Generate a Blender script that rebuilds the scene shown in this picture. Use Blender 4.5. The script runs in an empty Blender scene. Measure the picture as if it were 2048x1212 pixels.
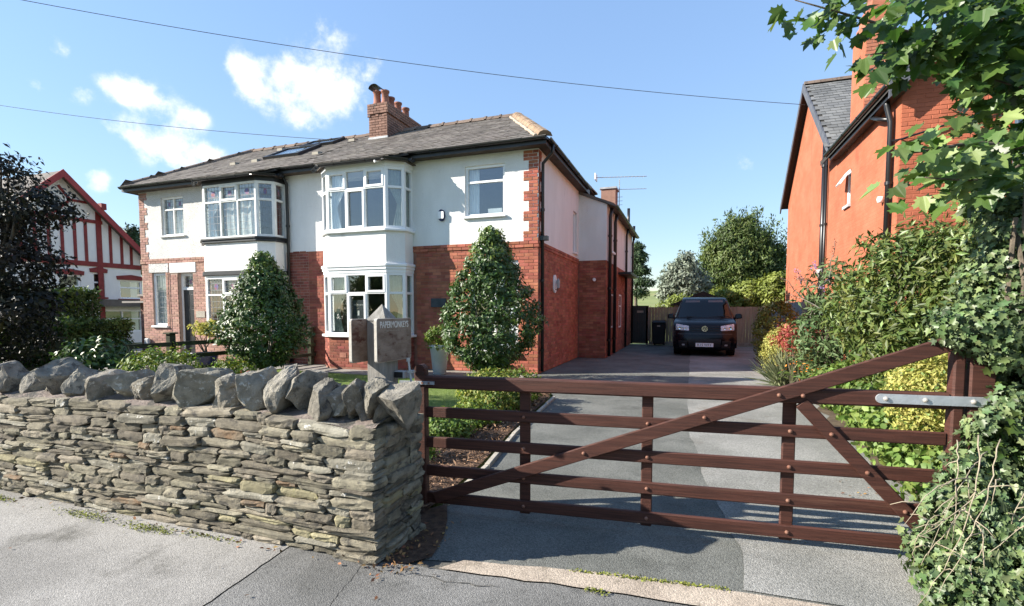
import bpy, bmesh, math, random
import numpy as np
from mathutils import Vector, Matrix, noise as mnoise

R = math.radians
rng = random.Random(7)
nr = np.random.default_rng(11)
sc = bpy.context.scene
COL = sc.collection

# ---------------------------------------------------------------- camera
CAMH = 1.45
YAW, PITCH = R(19.4), R(3.43)
cd = bpy.data.cameras.new('camera')
cam = bpy.data.objects.new('camera', cd)
COL.objects.link(cam)
cam.location = (0, 0, CAMH)
cam.rotation_euler = (math.pi / 2 - PITCH, 0, YAW)
cd.sensor_fit = 'HORIZONTAL'
cd.sensor_width = 36.0
cd.lens = 36.0 * 1000 / 2048
cd.shift_y = 76 / 2048
cd.clip_start = 0.05
cd.clip_end = 6000
sc.camera = cam

FW = np.array([-math.sin(YAW) * math.cos(PITCH), math.cos(YAW) * math.cos(PITCH), -math.sin(PITCH)])
RT = np.array([math.cos(YAW), math.sin(YAW), 0.0])
UP = np.cross(RT, FW)


def ray(x, y):
    return FW + RT * (x - 1024) / 1000.0 - UP * (y - 682) / 1000.0


def px(p):
    d = np.array(p, float) - np.array([0, 0, CAMH])
    z = d @ FW
    return 1024 + 1000 * (d @ RT) / z, 682 - 1000 * (d @ UP) / z, z


# ---------------------------------------------------------------- light
SUN_EL = R(29.0)
SH = Vector((0.903, 0.430, 0)).normalized()          # way the shadows fall
sun_to = Vector((SH.x * math.cos(SUN_EL), SH.y * math.cos(SUN_EL), -math.sin(SUN_EL)))
sl = bpy.data.lights.new('sun', 'SUN')
sl.energy = 5.0
sl.angle = R(0.5)
sl.color = (1.0, 0.93, 0.82)
so = bpy.data.objects.new('sun', sl)
so.rotation_euler = sun_to.to_track_quat('-Z', 'Y').to_euler()
so.location = (-20, -10, 20)
COL.objects.link(so)

w = bpy.data.worlds.new('World')
sc.world = w
w.use_nodes = True
nt = w.node_tree
nt.nodes.clear()


def wn(t, **k):
    n = nt.nodes.new(t)
    for a, b in k.items():
        setattr(n, a, b)
    return n


def wl(a, b):
    nt.links.new(a, b)


sky = wn('ShaderNodeTexSky', sky_type='NISHITA', sun_disc=False)
sky.sun_elevation = SUN_EL
sky.sun_rotation = math.atan2(-SH.x, -SH.y)
sky.altitude = 100
sky.air_density = 1.0
sky.dust_density = 0.0
sky.ozone_density = 1.5
bg = wn('ShaderNodeBackground')
bg.inputs['Strength'].default_value = 0.122
tc = wn('ShaderNodeTexCoord')
nrm = wn('ShaderNodeVectorMath', operation='NORMALIZE')
wl(tc.outputs['Generated'], nrm.inputs[0])


def wmath(op, a, b=None, clamp=False):
    n = wn('ShaderNodeMath', operation=op, use_clamp=clamp)
    for i, v in enumerate((a, b)):
        if v is None:
            continue
        if isinstance(v, (int, float)):
            n.inputs[i].default_value = v
        else:
            wl(v, n.inputs[i])
    return n.outputs[0]


# clouds: groups of soft discs on the dome broken up by noise (px, py, radius, weight)
CL = [(490, 155, 52, 1), (545, 175, 66, 1.1), (625, 165, 80, 1.25), (685, 185, 60, 1.1), (610, 222, 45, 1), (660, 70, 52, .62), (742, 130, 36, .6),
      (230, 170, 42, .75), (285, 195, 48, 1), (345, 222, 45, .95), (395, 238, 32, .6), (245, 262, 42, .9), (310, 285, 55, 1.1), (375, 305, 52, 1), (432, 318, 32, .7),
      (118, 92, 30, .8), (160, 187, 30, .62), (192, 362, 34, .68), (480, 118, 34, .55), (1492, 322, 34, .5), (70, 170, 24, .5)]
blobs = []
for (a, b, r, wt) in CL:
    d = Vector(ray(a, b)).normalized()
    r_ang = r / (1000.0 * (1 + ((a - 1024) ** 2 + (b - 682) ** 2) / 1e6)) * 1.5
    blobs.append((d, r_ang, wt))
crng = random.Random(5)
for k in range(16):                                   # the same fair-weather clouds go on round the dome
    az = crng.uniform(0, 2 * math.pi)
    el = crng.uniform(.12, 1.0)
    d0 = Vector((math.cos(az) * math.cos(el), math.sin(az) * math.cos(el), math.sin(el)))
    if d0.dot(Vector(FW)) > 0.35:
        continue
    for j in range(2):
        d = (d0 + Vector((crng.uniform(-.09, .09), crng.uniform(-.09, .09), crng.uniform(-.03, .03)))).normalized()
        blobs.append((d, crng.uniform(.05, .09), 1.0))
acc = None
for d, r_ang, wt in blobs:
    dp = wn('ShaderNodeVectorMath', operation='DISTANCE')
    wl(nrm.outputs[0], dp.inputs[0])
    dp.inputs[1].default_value = d
    mr = wn('ShaderNodeMapRange', interpolation_type='SMOOTHSTEP')
    wl(dp.outputs['Value'], mr.inputs[0])
    mr.inputs[1].default_value = 0
    mr.inputs[2].default_value = r_ang
    mr.inputs[3].default_value = wt
    mr.inputs[4].default_value = 0
    acc = mr.outputs[0] if acc is None else wmath('ADD', acc, mr.outputs[0])
nz = wn('ShaderNodeTexNoise')
nz.inputs['Scale'].default_value = 17
nz.inputs['Detail'].default_value = 9
nz.inputs['Roughness'].default_value = 0.62
wl(nrm.outputs[0], nz.inputs['Vector'])
m1 = wmath('SUBTRACT', nz.outputs[0], 0.5)
m2 = wmath('MULTIPLY', m1, 3.4)
m3 = wmath('ADD', wmath('MINIMUM', acc, 1.25), m2)
mr = wn('ShaderNodeMapRange', interpolation_type='SMOOTHSTEP')
wl(m3, mr.inputs[0])
mr.inputs[1].default_value = 0.22
mr.inputs[2].default_value = 1.45
gate_ = wmath('MULTIPLY', mr.outputs[0], wmath('MULTIPLY', acc, 3.0, True), True)
hsv = wn('ShaderNodeHueSaturation')
hsv.inputs['Saturation'].default_value = 1.0
# even out the steep brightening towards the horizon
bw = wn('ShaderNodeRGBToBW')
wl(sky.outputs[0], bw.inputs[0])
lum = wmath('POWER', wmath('DIVIDE', 1.69, wmath('MAXIMUM', bw.outputs[0], .3)), .5)
sclv = wn('ShaderNodeVectorMath', operation='SCALE')
wl(sky.outputs[0], sclv.inputs[0])
wl(lum, sclv.inputs['Scale'])
wl(sclv.outputs[0], hsv.inputs['Color'])
mx = wn('ShaderNodeMix', data_type='RGBA')
wl(gate_, mx.inputs[0])
wl(hsv.outputs[0], mx.inputs[6])
mx.inputs[7].default_value = (4.3, 4.35, 4.4, 1)
wl(mx.outputs[2], bg.inputs['Color'])
wo = wn('ShaderNodeOutputWorld')
wl(bg.outputs[0], wo.inputs[0])

sc.view_settings.view_transform = 'Standard'
sc.view_settings.look = 'None'
sc.view_settings.exposure = 1.36
sc.view_settings.gamma = 1.0
sc.render.engine = 'CYCLES'
sc.cycles.use_denoising = True
sc.cycles.max_bounces = 8
sc.cycles.transparent_max_bounces = 12

# ---------------------------------------------------------------- materials
MATS = {}


def pm(name, c1, c2=None, nscale=4.0, rough=0.85, bump=0.0, bscale=60.0, isl=0.0, spec=0.3, metal=0.0,
       c3=None, c3scale=2.0, c3lo=0.55, c3hi=0.65, transl=0.0, dist=0.02, stretch=None, hue=0.0, coat=0.0, lo=.35, hi=.65, voro=0.0, vscale=150.0, courses=0.0):
    m = bpy.data.materials.new(name)
    m.use_nodes = True
    t = m.node_tree
    N, L = t.nodes, t.links
    b = N['Principled BSDF']
    out = N['Material Output']
    b.inputs['Roughness'].default_value = rough
    b.inputs['Specular IOR Level'].default_value = spec
    b.inputs['Metallic'].default_value = metal
    if coat:
        b.inputs['Coat Weight'].default_value = coat
        b.inputs['Coat Roughness'].default_value = .04
    g = N.new('ShaderNodeNewGeometry')
    vec = g.outputs['Position']
    if stretch:
        mp = N.new('ShaderNodeVectorMath')
        mp.operation = 'MULTIPLY'
        L.new(vec, mp.inputs[0])
        mp.inputs[1].default_value = stretch
        vec = mp.outputs[0]

    def noise(scale, detail=6, rgh=.6):
        n = N.new('ShaderNodeTexNoise')
        n.inputs['Scale'].default_value = scale
        n.inputs['Detail'].default_value = detail
        n.inputs['Roughness'].default_value = rgh
        L.new(vec, n.inputs['Vector'])
        return n.outputs[0]

    def mix(f, a, bb):
        n = N.new('ShaderNodeMix')
        n.data_type = 'RGBA'
        L.new(f, n.inputs[0])
        for i, v in ((6, a), (7, bb)):
            if isinstance(v, tuple):
                n.inputs[i].default_value = (v[0], v[1], v[2], 1)
            else:
                L.new(v, n.inputs[i])
        return n.outputs[2]

    def mrange(v, a, bb):
        n = N.new('ShaderNodeMapRange')
        n.interpolation_type = 'SMOOTHSTEP'
        L.new(v, n.inputs[0])
        n.inputs[1].default_value = a
        n.inputs[2].default_value = bb
        return n.outputs[0]

    col = tuple(c1)
    if c2 is not None:
        col = mix(mrange(noise(nscale), lo, hi), tuple(c1), tuple(c2))
    if c3 is not None:
        col = mix(mrange(noise(c3scale, 8, .7), c3lo, c3hi), col, tuple(c3))
    if isl > 0 or hue > 0:
        oi = N.new('ShaderNodeObjectInfo')
        ad = N.new('ShaderNodeMath')
        ad.operation = 'ADD'
        L.new(g.outputs['Random Per Island'], ad.inputs[0])
        L.new(oi.outputs['Random'], ad.inputs[1])
        fr = N.new('ShaderNodeMath')
        fr.operation = 'FRACT'
        L.new(ad.outputs[0], fr.inputs[0])
        hs = N.new('ShaderNodeHueSaturation')
        if isinstance(col, tuple):
            hs.inputs['Color'].default_value = (*col, 1)
        else:
            L.new(col, hs.inputs['Color'])
        mv = N.new('ShaderNodeMapRange')
        L.new(fr.outputs[0], mv.inputs[0])
        mv.inputs[3].default_value = 1 - isl
        mv.inputs[4].default_value = 1 + isl
        L.new(mv.outputs[0], hs.inputs['Value'])
        if hue:
            m7 = N.new('ShaderNodeMath')
            m7.operation = 'MULTIPLY'
            L.new(fr.outputs[0], m7.inputs[0])
            m7.inputs[1].default_value = 7.31
            f2 = N.new('ShaderNodeMath')
            f2.operation = 'FRACT'
            L.new(m7.outputs[0], f2.inputs[0])
            mh = N.new('ShaderNodeMapRange')
            L.new(f2.outputs[0], mh.inputs[0])
            mh.inputs[3].default_value = .5 - hue
            mh.inputs[4].default_value = .5 + hue
            L.new(mh.outputs[0], hs.inputs['Hue'])
        col = hs.outputs[0]
    hgt = None
    if courses > 0:
        sx = N.new('ShaderNodeSeparateXYZ')
        L.new(g.outputs['Position'], sx.inputs[0])
        cx = N.new('ShaderNodeCombineXYZ')
        L.new(sx.outputs[1], cx.inputs[0])
        L.new(sx.outputs[2], cx.inputs[1])
        bt = N.new('ShaderNodeTexBrick')
        bt.inputs['Scale'].default_value = 1.0
        bt.inputs['Brick Width'].default_value = .225
        bt.inputs['Row Height'].default_value = .075
        bt.inputs['Mortar Size'].default_value = .006
        bt.inputs['Mortar Smooth'].default_value = .3
        bt.inputs['Color1'].default_value = (1, 1, 1, 1)
        bt.inputs['Color2'].default_value = (.9, .88, .86, 1)
        bt.inputs['Mortar'].default_value = (courses, courses, courses, 1)
        L.new(cx.outputs[0], bt.inputs['Vector'])
        mm_ = N.new('ShaderNodeMix')
        mm_.data_type = 'RGBA'
        mm_.blend_type = 'MULTIPLY'
        mm_.inputs[0].default_value = 1
        L.new(col, mm_.inputs[6])
        L.new(bt.outputs['Color'], mm_.inputs[7])
        col = mm_.outputs[2]
        hgt = bt.outputs['Fac']
    if voro > 0:
        v = N.new('ShaderNodeTexVoronoi')
        v.inputs['Scale'].default_value = vscale
        L.new(vec, v.inputs['Vector'])
        sp = N.new('ShaderNodeSeparateColor')
        L.new(v.outputs['Color'], sp.inputs[0])
        mv2 = N.new('ShaderNodeMapRange')
        L.new(sp.outputs[0], mv2.inputs[0])
        mv2.inputs[3].default_value = 1 - voro
        mv2.inputs[4].default_value = 1 + voro
        h2 = N.new('ShaderNodeHueSaturation')
        L.new(mv2.outputs[0], h2.inputs['Value'])
        if isinstance(col, tuple):
            h2.inputs['Color'].default_value = (*col, 1)
        else:
            L.new(col, h2.inputs['Color'])
        col = h2.outputs[0]
        hgt = v.outputs['Distance']
    if isinstance(col, tuple):
        b.inputs['Base Color'].default_value = (*col, 1)
    else:
        L.new(col, b.inputs['Base Color'])
    if bump > 0:
        bn = N.new('ShaderNodeBump')
        bn.inputs['Strength'].default_value = bump
        bn.inputs['Distance'].default_value = dist
        hh = noise(bscale, 5, .65)
        if hgt is not None:
            mm = N.new('ShaderNodeMath')
            mm.operation = 'SUBTRACT'
            L.new(hh, mm.inputs[0])
            L.new(hgt, mm.inputs[1])
            hh = mm.outputs[0]
        L.new(hh, bn.inputs['Height'])
        L.new(bn.outputs[0], b.inputs['Normal'])
    if transl > 0:
        tr = N.new('ShaderNodeBsdfTranslucent')
        if isinstance(col, tuple):
            tr.inputs[0].default_value = (*col, 1)
        else:
            br = N.new('ShaderNodeHueSaturation')
            br.inputs['Value'].default_value = 1.5
            br.inputs['Saturation'].default_value = 1.1
            L.new(col, br.inputs['Color'])
            L.new(br.outputs[0], tr.inputs[0])
        ms = N.new('ShaderNodeMixShader')
        ms.inputs[0].default_value = transl
        L.new(b.outputs[0], ms.inputs[1])
        L.new(tr.outputs[0], ms.inputs[2])
        L.new(ms.outputs[0], out.inputs[0])
    MATS[name] = m
    return m


def glass_mat(name, ior=.14, tint=(.85, .9, .9)):
    m = bpy.data.materials.new(name)
    m.use_nodes = True
    t = m.node_tree
    N, L = t.nodes, t.links
    N.remove(N['Principled BSDF'])
    gg = N.new('ShaderNodeNewGeometry')
    dt = N.new('ShaderNodeVectorMath')
    dt.operation = 'DOT_PRODUCT'
    L.new(gg.outputs['Incoming'], dt.inputs[0])
    L.new(gg.outputs['Normal'], dt.inputs[1])

    def mth(op, a_, b_):
        n_ = N.new('ShaderNodeMath')
        n_.operation = op
        for i_, v_ in enumerate((a_, b_)):
            if v_ is None:
                continue
            if isinstance(v_, (int, float)):
                n_.inputs[i_].default_value = v_
            else:
                L.new(v_, n_.inputs[i_])
        return n_.outputs[0]
    ab = mth('ABSOLUTE', dt.outputs['Value'], None)
    pw = mth('POWER', mth('SUBTRACT', 1.0, ab), 5.0)
    fac = mth('ADD', mth('MULTIPLY', pw, 1 - ior), ior)
    tr = N.new('ShaderNodeBsdfTransparent')
    tr.inputs[0].default_value = (*tint, 1)
    gl = N.new('ShaderNodeBsdfGlossy')
    gl.inputs['Roughness'].default_value = 0.01
    g = N.new('ShaderNodeNewGeometry')
    n = N.new('ShaderNodeTexNoise')
    n.inputs['Scale'].default_value = 2.2
    n.inputs['Detail'].default_value = 1
    L.new(g.outputs['Position'], n.inputs['Vector'])
    bp = N.new('ShaderNodeBump')
    bp.inputs['Strength'].default_value = .05
    bp.inputs['Distance'].default_value = .05
    L.new(n.outputs[0], bp.inputs['Height'])
    L.new(bp.outputs[0], gl.inputs['Normal'])
    ms = N.new('ShaderNodeMixShader')
    L.new(fac, ms.inputs[0])
    L.new(tr.outputs[0], ms.inputs[1])
    L.new(gl.outputs[0], ms.inputs[2])
    L.new(ms.outputs[0], N['Material Output'].inputs[0])
    MATS[name] = m
    return m


pm('asphalt_pale', (.2, .192, .178), (.3, .288, .268), .7, .95, .4, 110, c3=(.12, .115, .102), c3scale=2.2, c3lo=.5, c3hi=.74, voro=.3, vscale=190, dist=.007)
pm('asphalt_mid', (.115, .114, .108), (.185, .182, .174), 1.0, .95, .45, 110, c3=(.07, .07, .066), c3scale=2.2, c3lo=.5, c3hi=.72, voro=.34, vscale=180, dist=.008)
pm('asphalt_dark', (.104, .108, .098), (.15, .153, .14), 1.1, .93, .45, 110, c3=(.072, .075, .069), c3scale=1.6, c3lo=.5, c3hi=.72, voro=.36, vscale=160, dist=.007)
pm('asphalt_old', (.178, .178, .164), (.255, .252, .235), 1.0, .95, .45, 110, c3=(.125, .105, .08), c3scale=.8, c3lo=.52, c3hi=.72, voro=.36, vscale=150, dist=.008)
pm('crack_dark', (.07, .067, .06), (.11, .104, .09), 8, .95, .5, 80)
pm('concrete', (.3, .25, .2), (.39, .33, .265), 3, .95, .4, 70, c3=(.2, .17, .13), c3scale=5, c3lo=.55, c3hi=.7, voro=.25, vscale=130, dist=.006)
pm('edging', (.33, .3, .25), (.42, .38, .32), 6, .9, .3, 70)
pm('moss', (.16, .19, .03), (.27, .28, .06), 30, .95, .6, 200, isl=.3)
pm('grass', (.085, .15, .022), (.16, .235, .045), 1.5, .85, isl=.3, hue=.02, transl=.35)
pm('lawn_soil', (.09, .13, .03), (.14, .19, .045), 5, .95, .3, 60)
pm('field', (.13, .17, .05), (.2, .22, .08), .04, .95, .3, 3, c3=(.3, .25, .12), c3scale=.05, c3lo=.52, c3hi=.62)
pm('mulch', (.05, .03, .02), (.11, .065, .04), 20, .95, .6, 60)
pm('chip', (.16, .09, .05), (.3, .19, .12), 9, .9, isl=.5)
pm('earth', (.07, .05, .035), (.12, .09, .06), 8, .95, .5, 40)
pm('litter', (.14, .075, .03), (.26, .14, .06), 14, .85, isl=.5, hue=.03)
pm('flagstone', (.2, .185, .165), (.27, .25, .225), 2, .9, .3, 50, c3=(.12, .12, .09), c3scale=3)
pm('stone', (.17, .152, .115), (.27, .24, .178), 14, .95, 1.0, 100, isl=.38, hue=.012, c3=(.092, .085, .072), c3scale=13, c3lo=.5, c3hi=.64, dist=.014, stretch=(1, 1, 1.6))
pm('stone_rust', (.19, .12, .07), (.19, .15, .105), 9, .95, .8, 55, isl=.15, c3=(.1, .08, .06), c3scale=8, c3lo=.5, c3hi=.66, dist=.014)
pm('stone_lichen', (.2, .185, .145), (.29, .27, .215), 10, .95, .8, 55, isl=.25, c3=(.55, .54, .5), c3scale=19, c3lo=.6, c3hi=.64, dist=.014)
pm('stone_mossy', (.2, .18, .115), (.29, .26, .16), 9, .95, .8, 55, isl=.2, c3=(.24, .22, .09), c3scale=9, c3lo=.56, c3hi=.68, dist=.014)
pm('cope', (.17, .158, .132), (.3, .276, .228), 10, .95, 1.0, 80, isl=.26, hue=.012, c3=(.085, .08, .07), c3scale=14, c3lo=.52, c3hi=.64, dist=.02)
pm('cope_lichen', (.2, .185, .145), (.32, .295, .235), 16, .95, 1.0, 95, isl=.2, hue=.012, c3=(.46, .45, .4), c3scale=24, c3lo=.57, c3hi=.62, dist=.022)
pm('mortar_bed', (.19, .155, .135), (.27, .225, .195), 9, .95, 1.0, 50, c3=(.09, .085, .075), c3scale=8, c3lo=.48, c3hi=.62, dist=.03)
pm('core', (.035, .03, .025), None, rough=.95)
pm('brick_red', (.3, .095, .058), (.38, .135, .085), 3, .9, .35, 90, isl=.26, hue=.01, c3=(.15, .055, .04), c3scale=1.8, c3lo=.56, c3hi=.74)
pm('brick_dark', (.19, .058, .042), (.27, .09, .06), 3, .88, .3, 90, isl=.32, hue=.01, c3=(.11, .05, .042), c3scale=2.0, c3lo=.55, c3hi=.7)
pm('brick_pink', (.31, .175, .135), (.37, .22, .175), 3, .9, .3, 90, isl=.2, hue=.01, c3=(.21, .125, .1), c3scale=2.2, c3lo=.55, c3hi=.7)
pm('brick_stack', (.2, .115, .088), (.26, .15, .115), 3, .9, .3, 90, isl=.24, c3=(.1, .082, .072), c3scale=3, c3lo=.54, c3hi=.68)
pm('mortar_red', (.22, .1, .07), (.27, .14, .1), 6, .95, .3, 90)
pm('mortar_pink', (.3, .22, .18), (.35, .26, .21), 6, .95, .3, 90)
pm('brick_orange', (.37, .115, .06), (.42, .14, .078), 1.5, .85, .4, 60, c3=(.32, .09, .048), c3scale=1.1, c3lo=.52, c3hi=.75, dist=.008, courses=.85)
pm('brick_chim', (.34, .12, .07), (.4, .16, .1), 3, .85, .3, 90, isl=.24, c3=(.46, .38, .33), c3scale=3.5, c3lo=.66, c3hi=.74)
pm('mortar_pale', (.5, .4, .33), (.4, .3, .25), 6, .95, .3, 90)
pm('render_white', (.72, .715, .695), (.79, .785, .765), 1.6, .9, .7, 60, c3=(.55, .54, .51), c3scale=2.0, c3lo=.57, c3hi=.76, dist=.02, stretch=(1, 1, .4))
pm('render_dash', (.6, .595, .57), (.7, .69, .665), 1.5, .95, 1.0, 38, c3=(.42, .41, .385), c3scale=30, c3lo=.54, c3hi=.63, dist=.05)
pm('white_frame', (.8, .81, .82), None, rough=.35, spec=.5)
pm('white_wood', (.72, .72, .69), (.8, .8, .78), 6, .55, .1, 40, c3=(.5, .48, .42), c3scale=9, c3lo=.66, c3hi=.75)
pm('black_paint', (.012, .013, .014), (.02, .02, .022), 6, .42, .1, 60, spec=.5)
pm('black_plastic', (.01, .01, .011), None, rough=.35, spec=.5)
pm('soffit', (.06, .045, .035), (.09, .07, .055), 5, .8)
pm('slate', (.12, .105, .092), (.165, .147, .13), 2.5, .8, .35, 40, isl=.2, hue=.01, c3=(.085, .078, .07), c3scale=1.4, c3lo=.5, c3hi=.7)
pm('slate_blue', (.115, .118, .12), (.16, .162, .16), 2.5, .75, .3, 40, isl=.22)
pm('roof_base', (.04, .038, .035), None, rough=.9)
pm('ridge_tile', (.14, .105, .085), (.2, .145, .115), 5, .9, .3, 50, isl=.2, c3=(.085, .075, .066), c3scale=5, c3lo=.5, c3hi=.66)
pm('hip_tile', (.22, .155, .1), (.3, .21, .14), 6, .9, .3, 50, isl=.15, c3=(.12, .1, .08), c3scale=5, c3lo=.56, c3hi=.7)
pm('hip_mortar', (.38, .31, .23), (.3, .25, .19), 6, .95, .5, 40)
pm('terracotta', (.22, .09, .065), (.3, .13, .09), 5, .8, .2, 50, isl=.15, c3=(.1, .06, .052), c3scale=4, c3lo=.54, c3hi=.7)
pm('lead', (.3, .31, .32), (.4, .41, .42), 6, .6, .2, 40)
pm('leading', (.2, .21, .22), None, rough=.6, spec=.5)
pm('stain_glass', (.1, .13, .3), (.3, .12, .12), 14, .3)
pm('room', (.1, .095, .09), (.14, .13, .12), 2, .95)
pm('curtain', (.3, .33, .28), (.38, .41, .35), 7, .9, .2, 40)
pm('curtain_white', (.75, .77, .78), (.82, .84, .85), 5, .9)
pm('curtain_dark', (.09, .065, .045), (.14, .1, .07), 7, .9, .2, 40)
pm('curtain_red', (.24, .07, .06), (.3, .1, .08), 7, .9, .2, 40)
pm('net', (.6, .6, .57), (.68, .68, .65), 12, .9)
pm('gate_wood', (.043, .0155, .0105), (.08, .029, .0195), 6, .6, .5, 70, spec=.3, stretch=(.5, 1, 16), c3=(.12, .058, .039), c3scale=2.2, c3lo=.57, c3hi=.76, dist=.006)
pm('post_wood', (.2, .19, .17), (.3, .285, .26), 6, .9, .5, 40, stretch=(6, 6, .5), c3=(.11, .105, .1), c3scale=3, c3lo=.55, c3hi=.7)
pm('sign_wood', (.17, .12, .09), (.28, .22, .175), 5, .85, .5, 40, stretch=(1, 1, 2.2), c3=(.09, .04, .028), c3scale=6, c3lo=.54, c3hi=.66)
pm('sign_edge', (.5, .46, .4), (.42, .38, .33), 6, .85, .2, 40)
pm('letter', (.82, .8, .76), (.62, .6, .56), 30, .7)
pm('letter_faint', (.36, .32, .28), (.24, .19, .15), 40, .8)
pm('galv', (.42, .45, .48), (.5, .53, .56), 8, .45, .15, 60, metal=.55)
pm('bolt', (.2, .09, .06), (.26, .14, .1), 30, .5, metal=.3)
pm('bolt_galv', (.45, .42, .38), None, rough=.5, metal=.4)
pm('fence_wood', (.028, .03, .018), (.05, .05, .03), 5, .9, .3, 50, stretch=(1, 1, 3), c3=(.06, .075, .03), c3scale=3)
pm('fence_panel', (.26, .2, .14), (.33, .26, .19), 4, .9, .3, 40, stretch=(8, 8, .5), isl=.15)
pm('fence_grey', (.22, .22, .21), (.28, .28, .27), 4, .9, .3, 40, stretch=(8, 8, .5), isl=.15)
pm('bark', (.09, .075, .055), (.15, .12, .09), 12, .95, .6, 40)
pm('bark_pale', (.2, .18, .15), (.3, .27, .23), 12, .95, .6, 40)
pm('vine', (.24, .2, .14), (.34, .29, .21), 12, .9, .3, 60)
pm('pot_pale', (.42, .46, .47), (.5, .53, .54), 4, .6, .1, 30)
pm('pot_blue', (.015, .02, .06), (.025, .035, .09), 5, .25, spec=.6)
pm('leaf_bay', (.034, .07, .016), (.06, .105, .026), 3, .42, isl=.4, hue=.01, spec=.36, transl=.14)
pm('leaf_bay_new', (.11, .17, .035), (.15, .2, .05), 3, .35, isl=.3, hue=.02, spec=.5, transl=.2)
pm('leaf_dark', (.011, .015, .009), (.022, .017, .012), 2, .5, isl=.5, hue=.02, spec=.25, transl=.1)
pm('leaf_hedge', (.035, .06, .013), (.075, .115, .022), 1.2, .55, isl=.4, hue=.025, transl=.2)
pm('leaf_privet', (.04, .075, .016), (.07, .11, .026), 1.5, .5, isl=.4, hue=.02, transl=.2)
pm('leaf_box', (.09, .14, .022), (.15, .19, .035), 4, .5, isl=.4, hue=.03, transl=.25)
pm('leaf_gold', (.3, .3, .075), (.42, .4, .12), 5, .55, isl=.3, hue=.02, transl=.3)
pm('leaf_golden_dark', (.12, .12, .02), (.2, .18, .035), 2, .6, isl=.4, hue=.02, transl=.2)
pm('leaf_red', (.27, .06, .045), (.36, .1, .07), 6, .55, isl=.35, hue=.02, transl=.25)
pm('leaf_shrub', (.055, .085, .018), (.105, .13, .03), 1.4, .5, isl=.45, hue=.03, spec=.4, transl=.22)
pm('leaf_budd', (.06, .1, .035), (.11, .155, .06), 2, .55, isl=.35, hue=.02, transl=.2)
pm('leaf_cover', (.1, .165, .036), (.175, .24, .06), 2.5, .5, isl=.4, hue=.02, transl=.3)
pm('leaf_ivy', (.052, .09, .03), (.1, .145, .062), 4, .45, isl=.5, hue=.02, spec=.4, transl=.15)
pm('leaf_ivy_pale', (.1, .15, .05), (.16, .2, .085), 4, .45, isl=.4, hue=.02, spec=.4, transl=.2)
pm('leaf_syc', (.045, .095, .018), (.075, .13, .028), 3, .4, isl=.35, hue=.02, spec=.45, transl=.38)
pm('leaf_syc_pale', (.13, .2, .05), (.2, .27, .09), 4, .42, isl=.3, hue=.02, spec=.5, transl=.3)  # lighter copy of the sycamore green, sunlight put into the colour
pm('leaf_tree', (.055, .085, .022), (.1, .135, .035), .8, .5, isl=.4, hue=.02, transl=.2)
pm('leaf_silver', (.17, .2, .15), (.26, .29, .22), .8, .5, isl=.4, transl=.2)
pm('leaf_pine', (.03, .055, .022), (.05, .08, .03), 1, .6, isl=.4)
pm('leaf_lime', (.13, .17, .03), (.2, .23, .05), 1, .55, isl=.35, transl=.2)
pm('flower_purple', (.16, .1, .24), (.24, .15, .32), 30, .8, isl=.3)
pm('flower_brown', (.15, .09, .06), (.25, .15, .09), 30, .8, isl=.3)
pm('flower_orange', (.62, .16, .02), (.7, .25, .04), 30, .7, isl=.3)
pm('clump_blade', (.1, .13, .06), (.19, .2, .11), 6, .7, isl=.4, transl=.2)
pm('van_paint', (.0025, .003, .006), None, rough=.25, spec=.2, coat=.15)
pm('van_trim', (.008, .008, .009), None, rough=.55, spec=.4)
pm('tyre', (.012, .012, .012), None, rough=.85)
pm('chrome', (.8, .81, .82), None, rough=.12, metal=1.0)
pm('lamp_lens', (.75, .77, .8), (.45, .47, .5), 18, .12, spec=.8)
pm('plate_white', (.82, .83, .84), None, rough=.4)
pm('seat_cloth', (.05, .055, .065), None, rough=.9)
pm('visor', (.12, .13, .14), None, rough=.8)
pm('red_timber', (.17, .022, .022), (.22, .032, .03), 5, .6, .15, 50)
pm('red_barge', (.25, .03, .035), (.3, .045, .045), 3, .55)
pm('lamp_white', (.8, .8, .8), None, rough=.4)
pm('alarm_blue', (.02, .025, .08), None, rough=.4)
pm('plaque_slate', (.04, .048, .055), (.06, .07, .08), 6, .5)
pm('plaque_stone', (.3, .27, .22), (.36, .33, .27), 8, .8, .2, 50)
pm('bin_black', (.012, .012, .013), None, rough=.5)
pm('wire_black', (.07, .07, .075), None, rough=.6)
pm('thistledown', (.8, .8, .78), None, rough=.9, transl=.4)
pm('shed_roof', (.03, .027, .025), None, rough=.9)
glass_mat('glass', .24)
glass_mat('glass_van', .05, (.35, .4, .42))
M = MATS

# ---------------------------------------------------------------- builders
WORG = {}


def tag(o, label=None, cat=None, group=None, kind=None):
    if label:
        o['label'] = label
    if cat:
        o['category'] = cat
    if group:
        o['group'] = group
    if kind:
        o['kind'] = kind
    return o


def empty(name, loc, label=None, cat=None, group=None, rz=0):
    o = bpy.data.objects.new(name, None)
    o.empty_display_size = .2
    o.location = loc
    o.rotation_euler = (0, 0, rz)
    COL.objects.link(o)
    WORG[o.name] = Vector(loc) if not rz else Vector((0, 0, 0))
    return tag(o, label, cat, group)


def link(name, me, mat, parent=None):
    o = bpy.data.objects.new(name, me)
    if mat is not None and not me.materials:
        me.materials.append(mat if not isinstance(mat, str) else M[mat])
    COL.objects.link(o)
    if parent is not None:
        o.parent = parent
    return o


def org(parent):
    if parent is None:
        return Vector((0, 0, 0))
    p = parent
    while p.parent is not None:
        p = p.parent
    return WORG.get(p.name, Vector((0, 0, 0)))


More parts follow.
